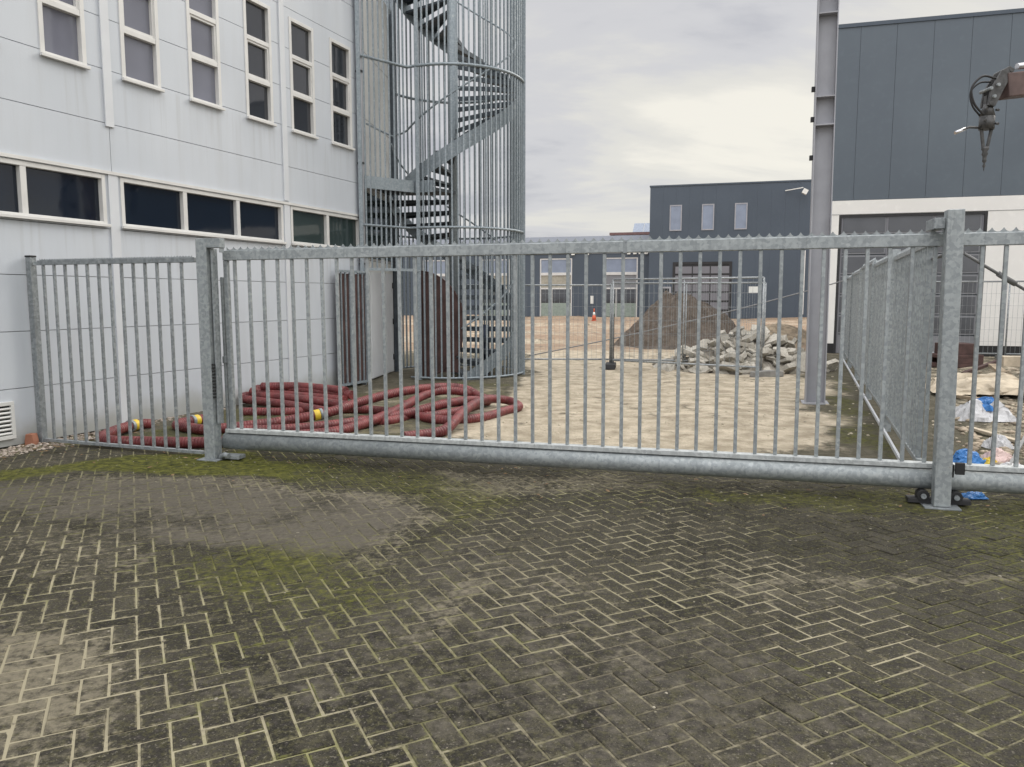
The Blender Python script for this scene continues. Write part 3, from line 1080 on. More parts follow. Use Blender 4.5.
def window(x0, x1, z0, z1, xm, zm, gmat, name='window', fw=0.055, sill=True, panes=None):
    """frame with mullions; pane as a sub-part; every light has its own thin sash"""
    m_ = MB()
    yo, yi = -0.012, 0.10
    m_.box(x0, x0 + fw, yo, yi, z0, z1)
    m_.box(x1 - fw, x1, yo, yi, z0, z1)
    m_.box(x0 + fw, x1 - fw, yo, yi, z0, z0 + fw)
    m_.box(x0 + fw, x1 - fw, yo, yi, z1 - fw, z1)
    for q in xm:
        m_.box(q - 0.035, q + 0.035, yo + 0.004, yi, z0 + fw, z1 - fw)
    for q in zm:
        m_.box(x0 + fw, x1 - fw, yo + 0.004, yi, q - 0.032, q + 0.032)
    fr = m_.build(name, M_frame, B, 0.004)
    if sill:
        MB().box(x0 - 0.015, x1 + 0.015, -0.055, -0.014, z0 - 0.012, z0 + 0.022).build('sill', M_frame, fr, 0.003)
    ed_x = [x0 + fw] + [v for q in xm for v in (q - 0.035, q + 0.035)] + [x1 - fw]
    ed_z = [z0 + fw] + [v for q in zm for v in (q - 0.032, q + 0.032)] + [z1 - fw]
    for i_ in range(0, len(ed_x), 2):
        for k_ in range(0, len(ed_z), 2):
            g_ = gmat[(i_ // 2 + k_ // 2) % len(gmat)] if isinstance(gmat, list) else gmat
            MB().box(ed_x[i_] - 0.004, ed_x[i_ + 1] + 0.004, 0.052, 0.06, ed_z[k_] - 0.004, ed_z[k_ + 1] + 0.004).build('pane', g_, fr)
            # opening sash in the middle light
            if len(ed_z) == 6 and k_ == 2:
                s_ = MB()
                a0, a1, b0, b1 = ed_x[i_], ed_x[i_ + 1], ed_z[k_], ed_z[k_ + 1]
                w_ = 0.03
                s_.box(a0, a0 + w_, 0.006, 0.05, b0, b1).box(a1 - w_, a1, 0.006, 0.05, b0, b1)
                s_.box(a0 + w_, a1 - w_, 0.006, 0.05, b0, b0 + w_).box(a0 + w_, a1 - w_, 0.006, 0.05, b1 - w_, b1)
                s_.build('sash', M_frame, fr)
    return fr


for a_, b_ in upper:
    h3 = (U_Z1 - U_Z0) / 3
    window(a_, b_, U_Z0, U_Z1, [], [U_Z0 + h3 + 0.01, U_Z0 + 2 * h3], M_glass_painted_sky if a_ < 3.5 else M_glass)
for a_, b_, ms in strips:
    window(a_, b_, S_Z0, S_Z1, ms, [], M_glass_navy if a_ < 4 else M_glass_green, fw=0.05)
# downpipe at the far corner, foot vent near the gravel
MB().tube([(WEND - 0.045, -0.06, 0.05), (WEND - 0.045, -0.06, TOP)], 0.045, 12).build('downpipe', M_column, B)
for z in (0.6, 2.2, 4.0, 5.6, 7.0):
    MB().box(WEND - 0.1, WEND + 0.01, -0.115, -0.001, z, z + 0.03).build('pipe_bracket', M_blackm, B)
v_ = MB()
v_.box(-0.55, 0.17, -0.03, -0.001, 0.10, 0.14).box(-0.55, 0.17, -0.03, -0.001, 0.46, 0.50)
v_.box(-0.55, -0.51, -0.03, -0.001, 0.14, 0.46).box(0.13, 0.17, -0.03, -0.001, 0.14, 0.46)
vent = v_.build('vent', M_wall2, B, 0.003)
m = MB()
for k in range(7):
    z = 0.155 + k * 0.044
    M_ = Matrix.Translation((0, -0.016, z)) @ Matrix.Rotation(R(-38), 4, 'X')
    m.box(-0.51, 0.13, -0.012, 0.012, -0.003, 0.016, M_)
m.build('louvre', M_wall2, vent)
MB().box(-0.51, 0.13, -0.004, -0.001, 0.14, 0.46).build('vent_back', M_black, vent)
# end wall returning behind the stair tower, with a flush door
pe0 = B.matrix_world if False else None
inv = Matrix.Rotation(-W_RZ, 4, 'Z') @ Matrix.Translation(-W0)
ra, rb = inv @ Vector((-2.775, 14.45, 0)), inv @ Vector((-2.52, 16.95, 0))
dr = (rb - ra)
rl = dr.length
Rm = Matrix.Translation(ra) @ Matrix.Rotation(math.atan2(dr.y, dr.x), 4, 'Z')
MB().box(0, rl, 0.0, 3.4, 0.02, TOP - 0.07, Rm).build('end_wall', M_wall2, B)
m = MB()
for z in (2.3, 3.66, 4.9, 6.1):
    m.box(0.02, rl - 0.02, -0.004, -0.001, z, z + 0.008, Rm)
m.build('end_wall_seam', M_seam, B)
d0, d1 = 0.42, 2.05
dm = MB().box(d0, d1, -0.045, -0.002, 0.05, 2.09, Rm).build('door', M_cover, B, 0.004)
m = MB()
for z in (0.35, 1.1, 1.85):
    m.tube([Rm @ Vector((d1 - 0.04, -0.055, z - 0.06)), Rm @ Vector((d1 - 0.04, -0.055, z + 0.06))], 0.012, 8)
m.build('hinge', M_blackm, dm)
MB().box(0.1, 2.1, -0.03, -0.002, 2.35, 3.55, Rm).build('transom_window', M_glass_green, B)

# ------------------------------------------------------------------ spiral stair tower
SC = Vector((-1.2, 16.25, 0))
S = thing('spiral_staircase', 'tall galvanised spiral staircase inside a round cage of upright bars', 'staircase', SC)
RC = 1.42
STOP = 9.6
MB().tube([(0, 0, 0), (0, 0, STOP)], 0.105, 20).build('column', M_stair, S)


def zt(deg):
    """height of the flight at an angle (degrees, growing as it climbs)"""
    return (deg + 80) / 90 * 1.3 if deg <= 180 else (3.75 if deg <= 228 else 3.75 + (deg - 228) / 90 * 1.3)


def pol(deg, r, z):
    return Vector((r * math.cos(R(deg)), r * math.sin(R(deg)), z))


tread_deg = 15
mt = MB()
for zt_, zb_ in ((0, -0.045),):
    n = 4
    top = [pol(-tread_deg * 0.55, 0.10, 0)] + [pol(-tread_deg * 0.55 + tread_deg * 1.12 * k / n, 1.33, 0) for k in range(n + 1)] + [pol(tread_deg * 0.57, 0.10, 0)]
    mt.prism([(q.x, q.y) for q in top], 'z', zb_, zt_)
mt.beam((0.12 * math.cos(R(-8)), 0.12 * math.sin(R(-8)), -0.05), (1.325 * math.cos(R(-8)), 1.325 * math.sin(R(-8)), -0.05), 0.012, 0.085)
tread = None
degs = list(np.arange(-72, 178, tread_deg)) + list(np.arange(238, 560, tread_deg))
for dg in degs:
    z = zt(dg) + 0.02
    if z > STOP - 0.2:
        break
    if tread is None:
        tread = mt.build('tread', M_grate, S)
        o_ = tread
    else:
        o_ = dup(tread)
    o_.location = (0, 0, z)
    o_.rotation_euler = (0, 0, R(dg))
# first landing, joined to the building
pl_ = [pol(d, 1.36, 0) for d in range(176, 243, 6)]
pts = [(0.05, -0.1)] + [(-0.05, 0.1)] + [(q.x, q.y) for q in pl_]
land = MB().prism(pts, 'z', 3.70, 3.76)
land.prism([(-1.52, -1.90), (-0.88, -1.12), (-1.30, -0.1), (-1.44, 0.35), (-1.50, 0.3)], 'z', 3.705, 3.755)
land.build('landing', M_grate, S)
fa = MB()
fa.beam((-1.52, -1.93, 3.69), (-0.66, -1.26, 3.69), 0.02, 0.22)
prev = None
for d in range(242, 262, 4):
    fa.beam(pol(d - 4, 1.385, 3.69), pol(d, 1.385, 3.69), 0.02, 0.22)
fa.build('landing_edge', M_stair, S)


def helix_band(d0_, d1_, r, h0, h1, th):
    m_ = MB()
    n_ = max(2, int((d1_ - d0_) / 5))
    V_ = []
    for k in range(n_ + 1):
        d = d0_ + (d1_ - d0_) * k / n_
        z = zt(d)
        V_ += [pol(d, r, z + h0), pol(d, r, z + h1), pol(d, r + th, z + h1), pol(d, r + th, z + h0)]
    fs_ = [(0, 1, 2, 3), tuple(4 * n_ + q for q in (3, 2, 1, 0))]
    for k in range(n_):
        b = 4 * k
        for q in range(4):
            q2 = (q + 1) % 4
            fs_.append((b + q, b + 4 + q, b + 4 + q2, b + q2))
    m_.add(V_, fs_)
    return m_


helix_band(-80, 180, 1.335, -0.20, 0.10, 0.012).build('stringer', M_stair, S)
helix_band(228, 540, 1.335, -0.20, 0.10, 0.012).build('stringer', M_stair, S)
MB().tube([pol(d, 1.27, zt(d) + 1.0) for d in range(-80, 181, 6)], 0.019, 8).build('handrail', M_stair, S)
MB().tube([(-1.45, -1.7, 4.75)] + [pol(d, 1.27, zt(d) + 1.0) for d in range(206, 541, 6)], 0.019, 8).build('handrail', M_stair, S)
# the round cage: bars from 245 degrees round to 170; the mouth on the left is bridged above head height
bar_long = MB().box(-0.014, 0.014, -0.014, 0.014, 0.0, STOP).build('cage_bar', M_stair, S)
n_b = 0
for dg in np.arange(246, 246 + 284, 4.5):
    o_ = bar_long if n_b == 0 else dup(bar_long)
    q = pol(dg, RC, 0.06)
    o_.location = q
    o_.rotation_euler = (0, 0, R(dg))
    n_b += 1
bar_short = None
p0, p1 = Vector((-1.53, -1.98, 0)), pol(238, RC, 0)
for k in range(1, 10):
    q = p0.lerp(p1, k / 10)
    q.z = 2.12
    if bar_short is None:
        bar_short = MB().box(-0.014, 0.014, -0.014, 0.014, 0.0, STOP - 2.1).build('cage_bar', M_stair, S)
        o_ = bar_short
    else:
        o_ = dup(bar_short)
    o_.location = q
for z, r_ in ((0.06, 0.02), (2.92, 0.024), (5.88, 0.028), (8.85, 0.028)):
    pts = [pol(d, RC + 0.022, z) for d in range(238, 532, 6)]
    if z > 1:
        pts = [Vector((p0.x, p0.y, z))] + pts
    MB().tube(pts, r_, 8).build('ring', M_stair, S)
MB().beam((p0.x, p0.y, 2.12), pol(247, RC, 2.12), 0.04, 0.05).build('lintel', M_stair, S)
for q in (p0, Vector((-1.30, 0.62, 0)), pol(246, RC, 0), pol(352, RC + 0.03, 0), pol(20, RC, 0)):
    MB().box(-0.035, 0.035, -0.035, 0.035, 0.0, STOP).build('cage_post', M_stair, S, 0.004, q)
MB().box(-0.04, 0.04, -0.04, 0.04, 0.0, 7.4).build('cage_post', M_grate, S, 0.004, (-1.30, 0.45, 0))
# entry gate of the cage, swung open against the office wall, with rust-brown infill
hinge = inv @ Vector((-2.73, 14.30, 0))
eg0, eg1 = Vector((-3.22, 13.95, 0)) - SC, Vector((-2.76, 14.70, 0)) - SC
eg0, eg1 = Vector((-3.02, 13.42, 0)) - SC, Vector((-2.66, 14.25, 0)) - SC
ev = eg1 - eg0
EM = Matrix.Translation(eg0) @ Matrix.Rotation(math.atan2(ev.y, ev.x), 4, 'Z')
el_ = ev.length
m = MB()
m.box(0, 0.04, -0.02, 0.02, 0.05, 2.08, EM).box(el_ - 0.04, el_, -0.02, 0.02, 0.05, 2.08, EM)
m.box(0.04, el_ - 0.04, -0.02, 0.02, 0.05, 0.09, EM).box(0.04, el_ - 0.04, -0.02, 0.02, 2.04, 2.08, EM)
for k in range(1, 7):
    x = el_ * k / 7
    m.box(x - 0.012, x + 0.012, -0.012, 0.012, 0.09, 2.04, EM)
eg = m.build('entry_gate', M_stair, S)
MB().box(0.04, el_ - 0.04, 0.016, 0.022, 0.09, 2.02, EM).build('infill', M_rust, eg)
# rust-brown half-round slatted screen standing inside the cage
m = MB()
sx0, sy0 = -1.815, 15.13
R0 = 0.90
n_s = 22
for k in range(n_s):
    x = k * R0 / n_s
    top_z = 1.08 + math.sqrt(max(0, 1.03 ** 2 - (x * 1.03 / R0) ** 2)) * 0.98
    bot_z = max(0.03, 1.08 - math.sqrt(max(0, 1.03 ** 2 - (x * 1.03 / R0) ** 2)) * 1.02)
    m.box(x, x + R0 / n_s * (0.995 if k % 5 else 0.93), -0.006, 0.006, bot_z, top_z)
m.box(0, R0 * 0.75, 0.007, 0.019, 1.20, 1.60)
m.box(0, R0 * 0.88, 0.007, 0.015, 0.15, 0.42)
arc = [(R0 * math.cos(R(d)) * 1.0, 0, 1.08 + 1.03 * math.sin(R(d))) for d in range(-80, 91, 6)]
m.tube(arc, 0.016, 6)
scr = m.build('rusty_screen', M_rust)
scr.location = (sx0, sy0, 0)
scr.rotation_euler = (0, 0, R(-8))
tag(scr, 'rust brown half round slatted screen standing inside the stair cage', 'screen')
m = MB()
m.tube([(0, 0, 0.0), (0.01, 0.01, 0.4), (-0.01, 0, 0.8), (0.02, 0.01, 1.05)], 0.085, 10, rfun=lambda u: 0.095 - 0.03 * u)
o_ = m.build('rolled_tarpaulin', M_navy, None, 0, (-0.56, 15.95, 0))
tag(o_, 'dark navy rolled tarpaulin standing upright under the spiral stairs', 'tarpaulin')

# ------------------------------------------------------------------ gate, posts and fences
galv_bar_w = 0.029


def spike_strip(x0, x1, zb, pitch=0.079, hgt=0.030, th=0.004, y=0.0):
    """toothed anti-climb strip: points with hollow arcs between them"""
    m_ = MB()
    n_ = int((x1 - x0) / pitch)
    pr = [(x0, zb)]
    for k in range(n_):
        for u in np.linspace(0, 1, 7)[:-1]:
            c_ = abs(2 * u - 1) ** 2.4
            pr.append((x0 + (k + u) * pitch, zb + 0.006 + hgt * c_))
    pr.append((x0 + n_ * pitch, zb + 0.006 + hgt))
    pr.append((x0 + n_ * pitch, zb))
    # build as quads so the outline stays clean
    t_ = pr[1:-1]
    V_, f_ = [], []
    for (a0, b0) in t_:
        V_ += [(a0, y - th / 2, zb - 0.02), (a0, y - th / 2, b0), (a0, y + th / 2, b0), (a0, y + th / 2, zb - 0.02)]
    for k in range(len(t_) - 1):
        b = 4 * k
        for q in range(4):
            q2 = (q + 1) % 4
            f_.append((b + q, b + 4 + q, b + 4 + q2, b + q2))
    f_ += [(0, 1, 2, 3), tuple(4 * (len(t_) - 1) + q for q in (3, 2, 1, 0))]
    m_.add(V_, f_)
    return m_


GATE = thing('sliding_gate', 'long galvanised sliding gate of upright bars with toothed top rail', 'gate', G0, G_RZ)
GATE.rotation_euler = (0, R(-0.22), G_RZ)
GL = 9.3
z_tr0, z_tr1 = 1.962, 2.058
m = MB().box(0.105, GL, -0.028, 0.028, z_tr0, z_tr1)
m.build('top_rail', M_galv, GATE, 0.006)
# couple of joints in the rail
m = MB().box(4.03, 4.06, -0.032, 0.032, z_tr0 - 0.004, z_tr1 + 0.004)
m.build('rail_joint', M_galv2, GATE)
spike_strip(0.14, GL - 0.05, z_tr1 + 0.001).build('spike_strip', M_galv, GATE)
m = MB().box(0.06, GL, -0.045, 0.045, 0.252, 0.292)
m.build('bottom_rail', M_galvpale, GATE, 0.004)
# floor beam: C-section with rounded flanks
n_a = 9
prof = []
for k in range(n_a + 1):
    g = -math.pi / 2 + math.pi * k / n_a
    prof.append((0.078 * math.cos(g) + 0.004, 0.165 + 0.083 * math.sin(g)))
prof = prof + [(-x, z) for x, z in reversed(prof)]
m = MB()
V_ = [(0.04, x, z) for x, z in prof] + [(GL, x, z) for x, z in prof]
n_ = len(prof)
m.add(V_, [tuple(range(n_)), tuple(range(2 * n_ - 1, n_ - 1, -1))])
for i in range(n_):
    m.add([V_[i], V_[i + n_], V_[(i + 1) % n_ + n_], V_[(i + 1) % n_]], [(0, 1, 2, 3)], True)
fb = m.build('floor_beam', M_galv, GATE)
import bmesh as _bm
b_ = _bm.new()
b_.from_mesh(fb.data)
_bm.ops.remove_doubles(b_, verts=b_.verts, dist=1e-5)
_bm.ops.recalc_face_normals(b_, faces=b_.faces)
b_.to_mesh(fb.data)
b_.free()
for x0, x1 in ((0.105, 0.150), (0.062, 0.090)):
    MB().box(x0, x1, -0.022, 0.022, 0.293, z_tr0 - 0.001 if x0 > 0.1 else 1.80).build('stile', M_galv, GATE, 0.004)
bar = MB().box(-galv_bar_w / 2, galv_bar_w / 2, -galv_bar_w / 2, galv_bar_w / 2, 0.293, z_tr0 - 0.001).build('bar', M_galv, GATE, 0.004)
pos = [0.223 + 0.1585 * k for k in range(0, 57)]
for k, s_ in enumerate(pos):
    o_ = bar if k == 0 else dup(bar)
    o_.location = (s_, 0, 0)
    o_.rotation_euler = (0, 0, 0)
MB().box(0.055, 0.10, -0.03, 0.03, 0.95, 1.02).build('latch', M_galv2, GATE, 0.003)

# left catching post
LP = thing('gate_catch_post', 'square galvanised catch post with box head at the left end of the sliding gate', 'gate post', P_LEFT + GU * -0.015, G_RZ)
MB().box(-0.06, 0.06, -0.06, 0.06, 0.01, 2.165).build('post', M_galv, LP, 0.006)
MB().box(0.061, 0.215, -0.06, 0.02, 2.075, 2.163).build('head', M_galv, LP, 0.004)
m = MB().box(0.075, 0.095, -0.02, 0.06, 0.36, 2.07).box(0.20, 0.207, -0.055, 0.015, 2.03, 2.074)
m.build('catch_channel', M_galv2, LP, 0.003)
MB().box(-0.11, 0.12, -0.12, 0.11, -0.004, 0.012).build('base_plate', M_galv2, LP, 0.003)
m = MB()
for k in range(11):
    z = 0.62 + k * 0.032
    m.box(0.061, 0.085, -0.05, -0.03, z, z + 0.016)
m.build('rubber_buffer', M_black, LP)
m = MB()
m.tube([(0.10, -0.02, 0.03), (0.16, -0.04, 0.06), (0.21, -0.05, 0.05)], 0.028, 8)
m.box(0.09, 0.30, -0.02, 0.10, 0.012, 0.05)
m.build('floor_catch', M_galv2, LP, 0.004)

# right guide post
RPp = gp(940.5, 507)
RP = thing('gate_guide_post', 'tall mottled galvanised guide post in front of the gate with rollers at its foot', 'gate post', RPp, G_RZ)
RP.rotation_euler = (0, R(-0.7), G_RZ)
MB().box(-0.058, 0.058, -0.05, 0.058, 0.012, 2.245).build('post', M_galv, RP, 0.006)
MB().box(-0.125, 0.125, -0.085, 0.12, -0.004, 0.010).build('base_plate', M_galv2, RP, 0.003)
MB().box(-0.135, -0.059, -0.01, 0.26, 2.11, 2.19).build('guide_bracket', M_galv2, RP, 0.004)
m = MB().box(0.059, 0.075, -0.03, 0.18, 0.24, 0.34).box(0.076, 0.14, -0.06, -0.03, 0.27, 0.36)
m.build('side_guide', M_black, RP, 0.004)
for x in (-0.115, 0.115):
    w_ = MB().tube([(x, 0.03, 0.072), (x, 0.12, 0.072)], 0.046, 16).build('roller', M_black, RP, 0.004)
    MB().tube([(x, 0.012, 0.072), (x, 0.029, 0.072)], 0.02, 10).build('axle', M_galv2, w_)
MB().box(-0.22, 0.22, 0.04, 0.14, 0.013, 0.05).build('roller_carriage', M_blackm, RP, 0.003)

# short fixed fence at the left
FA, FB_ = W0 + WU * 0.43 + WNO * 0.075, gp(206, 457) - GU * 0.02
dv = FB_ - FA
LF = thing('side_fence', 'short galvanised bar fence between the wall and the catch post', 'fence', FA, math.atan2(dv.y, dv.x))
fl = dv.length
MB().box(-0.036, 0.036, -0.036, 0.036, 0.0, 2.03).build('post', M_galv2, LF, 0.004)
MB().box(-0.04, 0.04, -0.04, 0.04, 2.031, 2.05).build('post_cap', M_black, LF, 0.004)
MB().box(0.11, fl, -0.022, 0.022, 1.945, 1.995).build('top_rail', M_galv2, LF, 0.004)
MB().box(0.046, fl, -0.022, 0.022, 0.03, 0.062).build('bottom_rail', M_galv2, LF, 0.003)
MB().box(0.037, 0.109, -0.012, 0.012, 1.945, 1.985).build('bracket', M_galv, LF, 0.003)
spike_strip(0.13, fl - 0.03, 1.996, 0.036, 0.012).build('spike_strip', M_galv2, LF)
bar2 = MB().box(-0.013, 0.013, -0.013, 0.013, 0.063, 1.944).build('bar', M_galv2, LF, 0.003)
for k in range(13):
    o_ = bar2 if k == 0 else dup(bar2)
    o_.location = (0.175 + (fl - 0.29) / 12.4 * k, 0, 0)

# bar fence running back from the guide post
RA, RBp = Vector((3.47, 6.45, 0)), Vector((8.56, 19.85, 0))
dv = RBp - RA
RF = thing('boundary_fence', 'long galvanised bar fence running back from the guide post, seen almost end on', 'fence', RA, math.atan2(dv.y, dv.x))
fl = dv.length
secs = [(0.12, 2.9, 2.03), (3.0, 5.9, 2.06), (6.0, 8.95, 2.13), (9.05, 11.9, 2.09), (12.0, fl, 2.05)]
for i, (x0, x1, tz) in enumerate(secs):
    MB().box(x0, x1, -0.024, 0.024, tz, tz + 0.05).build('top_rail', M_galv, RF, 0.004)
    MB().box(x0, x1, -0.024, 0.024, 0.17, 0.215).build('bottom_rail', M_galv, RF, 0.004)
    MB().box(x0, x1, 0.05, 0.075, 0.03, 0.075).build('kerb_rail', M_cover, RF, 0.004)
    spike_strip(x0, x1, tz + 0.051, 0.08, 0.03).build('spike_strip', M_galv, RF)
    b0 = MB().box(-0.013, 0.013, -0.022, 0.022, 0.216, tz - 0.001).build('bar', M_galv, RF)
    n_ = int((x1 - x0) / 0.15)
    for k in range(n_):
        o_ = b0 if k == 0 else dup(b0)
        o_.location = (x0 + 0.09 + 0.15 * k, 0, 0)
for x in (2.95, 5.95, 9.0, 11.95, fl + 0.05):
    MB().box(-0.045, 0.045, -0.04, 0.05, 0.0, 2.16).build('post', M_galv, RF, 0.004, (x, 0, 0))

# rope from the yard to the fence end and on to the guide post
m = MB()
ra_, rb_ = Vector((0.45, 20.1, 0.1)), Vector((8.40, 19.45, 2.06))
path = []
for k in range(25):
    u = k / 24
    q = ra_.lerp(rb_, u)
    q.z -= 0.10 * 4 * u * (1 - u)
    path.append(q)
m.tube(path, 0.016, 6)
o_ = m.build('wire_rope', M_rope)
tag(o_, 'thin grey rope slanting up across the yard to the end of the bar fence', 'rope')
m = MB()
p_a = Vector((8.40, 19.4, 2.08))
p_b = RPp + GN * 0.25 + Vector((-0.02, 0, 1.93))
path = [p_a.lerp(p_b, k / 16) + Vector((0, 0, -0.06 * math.sin(math.pi * k / 16))) for k in range(17)]
m.tube(path, 0.014, 6)
p_c = RPp + GU * 0.9 + GN * 0.5 + Vector((0, 0, 1.48))
q1 = [(RPp + GN * 0.08 + GU * 0.07 + Vector((0, 0, 1.93))).lerp(p_c, k / 6) for k in range(7)]
m.tube(q1, 0.012, 6)
m.tube([q1[2], q1[3]], 0.022, 8)
o_ = m.build('tie_cable', M_rope)
tag(o_, 'grey tie cable knotted round the guide post and running along the fence top', 'cable')

# ------------------------------------------------------------------ steel column
CPp = gp(814.5, 403)
SCl = thing('steel_column', 'tall grey steel H column with cross stiffeners standing alone in the yard', 'column', CPp, R(-17))
hw = 0.140
SCl.rotation_euler = (0, R(-0.5), R(-17))
MB().box(-hw + 0.016, hw - 0.016, 0.0, 0.014, 0.02, 9.0).build('web', M_column, SCl)
for x in (-hw, hw - 0.015):
    MB().box(x, x + 0.015, -0.13, 0.14, 0.02, 9.0).build('flange', M_column, SCl, 0.002)
for z in (4.10, 4.50, 5.66, 6.05):
    MB().box(-hw + 0.016, hw - 0.016, -0.128, -0.001, z, z + 0.016).build('stiffener', M_column, SCl)
MB().box(-0.19, 0.19, -0.19, 0.19, 0.0, 0.019).build('base_plate', M_column, SCl)
m = MB()
for z in (4.60, 4.17, 3.62):
    m.box(-hw - 0.05, -hw - 0.001, -0.06, -0.0, z, z + 0.07)
m.build('cable_clip', M_black, SCl, 0.004)

# ------------------------------------------------------------------ hoses
hose_group = 'dark red suction hoses heaped behind the gate'
HR = 0.061


def hose(pts, label, couplings=(), r=HR):
    P = [gp(x, y, z) for x, y, z in pts]
    path = smooth_path(P, 0.035)
    root = MB().tube(path, r, 12, along=True).build('suction_hose', M_hose)
    tag(root, label, 'hose', hose_group)
    for u in couplings:
        i = int(u * (len(path) - 1))
        i0, i1 = max(0, i - 1), min(len(path) - 1, i + 1)
        MB().tube([path[i0], path[i1]], r + 0.008, 16).build('coupling', M_yellow, root, 0.005)
        MB().tube([path[min(len(path) - 1, i1)], path[min(len(path) - 1, i1 + 1)]], r + 0.013, 16).build('clamp_ring', M_galv2, root, 0.003)
    return root


# two loose ends lying behind the side fence
hose([(152, 424, .07), (141, 424, .08), (127, 427, .08), (112, 432, .07), (102, 437.5, .06), (112, 441, .06), (149, 442, .06), (207, 442.5, .06), (245, 440, .06), (300, 436, .06), (340, 432, .06)],
     'red hose bent double behind the side fence with a yellow band near its dark end', (0.065,))
hose([(207, 418, .08), (200, 419.5, .08), (184, 422.5, .08), (177, 425.5, .07), (192, 428, .07), (208, 429.5, .07), (245, 426, .08), (285, 421, .10), (330, 412, .17), (360, 402, .24), (400, 392, .30), (440, 387, .30), (465, 389, .26), (481, 397, .14)],
     'long red hose rising over the heap from the catch post, yellow couplings along it', (0.035, 0.45))
hose([(262, 386.5, .30), (300, 386.5, .31), (346, 391, .31)], 'short straight red hose on top at the back left of the heap')
hose([(345, 400, .20), (300, 396, .20), (262, 393, .20), (253, 392, .22), (262, 388.5, .25), (300, 390, .26), (352, 395, .26)],
     'red hose doubled back on itself under the topmost one at the heap left')
hose([(330, 412, .12), (290, 405, .12), (250, 400, .12), (243, 398, .14), (252, 395.5, .16), (300, 399, .19), (352, 406, .18)],
     'red hose looped at the left edge of the heap below the doubled one')
hose([(243, 412, .07), (290, 412, .07), (350, 409, .07), (400, 413, .06), (440, 420, .06), (480, 418, .06), (505, 411, .06), (519, 406.5, .07), (510, 401, .09), (497, 399, .13), (485, 399.5, .17), (474, 404, .19), (461, 414, .17), (449, 427, .10), (435, 433, .06), (403, 437, .06)],
     'red hose looping round the right tip of the heap and ending near the gate')
hose([(238, 431, .07), (290, 429, .07), (340, 424, .08), (400, 415, .10), (440, 405, .17), (470, 400, .14), (488, 402, .06)],
     'red hose passing low through the middle of the heap')
hose([(285, 436, .06), (330, 432.5, .06), (360, 425, .08), (395, 411, .14), (425, 395, .22), (445, 390.5, .25), (470, 393, .20), (487, 399, .06)],
     'red hose crossing the heap diagonally from the gate to the back')
hose([(404, 404, .06), (412, 411, .06), (425, 416, .06), (450, 413, .06), (470, 408, .06), (480, 404, .06)],
     'short red hose bowed at the foot of the heap on the right')
hose([(360, 420, .06), (390, 421, .06), (420, 412, .06), (445, 403, .08), (470, 402, .07)],
     'red hose half hidden under the crossing hoses in the heap')

# ------------------------------------------------------------------ industrial hall on the right
U2 = Vector((0.962, -0.274, 0))
RBo = gp(1000, 357)
H = thing('industrial_hall', 'anthracite clad industrial hall with white ground floor and a wide sectional door', 'building', RBo, G_RZ)
HL, HR_ = -4.78, 9.0
# upper cladding made of wide upright cassettes
m = MB()
x = HL
pw = 0.905
while x < HR_:
    m.box(x + 0.003, min(x + pw, HR_) - 0.003, 0.0, 0.08, 4.30, 8.93)
    x += pw
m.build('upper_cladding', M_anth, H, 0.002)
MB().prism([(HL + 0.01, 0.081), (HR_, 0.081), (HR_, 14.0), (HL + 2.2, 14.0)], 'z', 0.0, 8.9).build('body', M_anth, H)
MB().prism([(HL - 0.03, -0.03), (HR_, -0.03), (HR_, 14.0), (HL + 2.2, 14.0)], 'z', 8.931, 9.03).build('roof', M_anth2, H)
dx0, dx1, dz1 = -4.22, -0.52, 3.90
m = MB()
m.box(HL, dx0, -0.02, 0.08, 0.3, 4.29)
m.box(dx0, dx1, -0.02, 0.08, dz1, 4.29)
x = dx1
for k in range(8):
    m.box(x + (0.004 if k else 0), x + 1.16, -0.02, 0.08, 0.3, 4.29 if k else 4.29)
    x += 1.17
m.build('white_cladding', M_white, H, 0.003)
m = MB().box(HL, dx0, -0.005, 0.08, 0.0, 0.298).box(dx1, HR_, -0.005, 0.08, 0.0, 0.298)
m.build('plinth', M_black, H)
m = MB().box(HL + 0.3, dx1 + 1, -0.028, -0.021, 3.905, 3.915)
m.build('trim', M_seam, H)
sd_o = MB()
nS = 7
hS = dz1 / nS
for k in range(nS):
    sd_o.box(dx0 + 0.02, dx1 - 0.02, 0.03, 0.075, k * hS + 0.006 + 0.02, (k + 1) * hS - 0.006)
door = sd_o.build('sectional_door', M_door, H, 0.003)
m = MB().box(dx0, dx0 + 0.07, -0.015, 0.029, 0.0, dz1).box(dx1 - 0.07, dx1, -0.015, 0.029, 0.0, dz1).box(dx0 + 0.07, dx1 - 0.07, -0.015, 0.029, dz1 - 0.07, dz1 - 0.001)
m.build('door_frame', M_blackm, door)
for k in range(1, nS):
    for q in range(3):
        a0 = dx0 + 0.12 + q * 1.17
        f_ = MB()
        z0, z1 = k * hS + 0.07, (k + 1) * hS - 0.05
        MB().box(a0, a0 + 1.08, 0.022, 0.028, z0, z1).build('door_pane', M_glassdoor, door)
m = MB()
for q in range(4):
    a0 = dx0 + 0.075 + q * 1.17
    m.box(a0 - 0.0, a0 + 0.035, 0.016, 0.029, 0.05, dz1 - 0.08)
m.build('door_rib', M_doorpale, door)

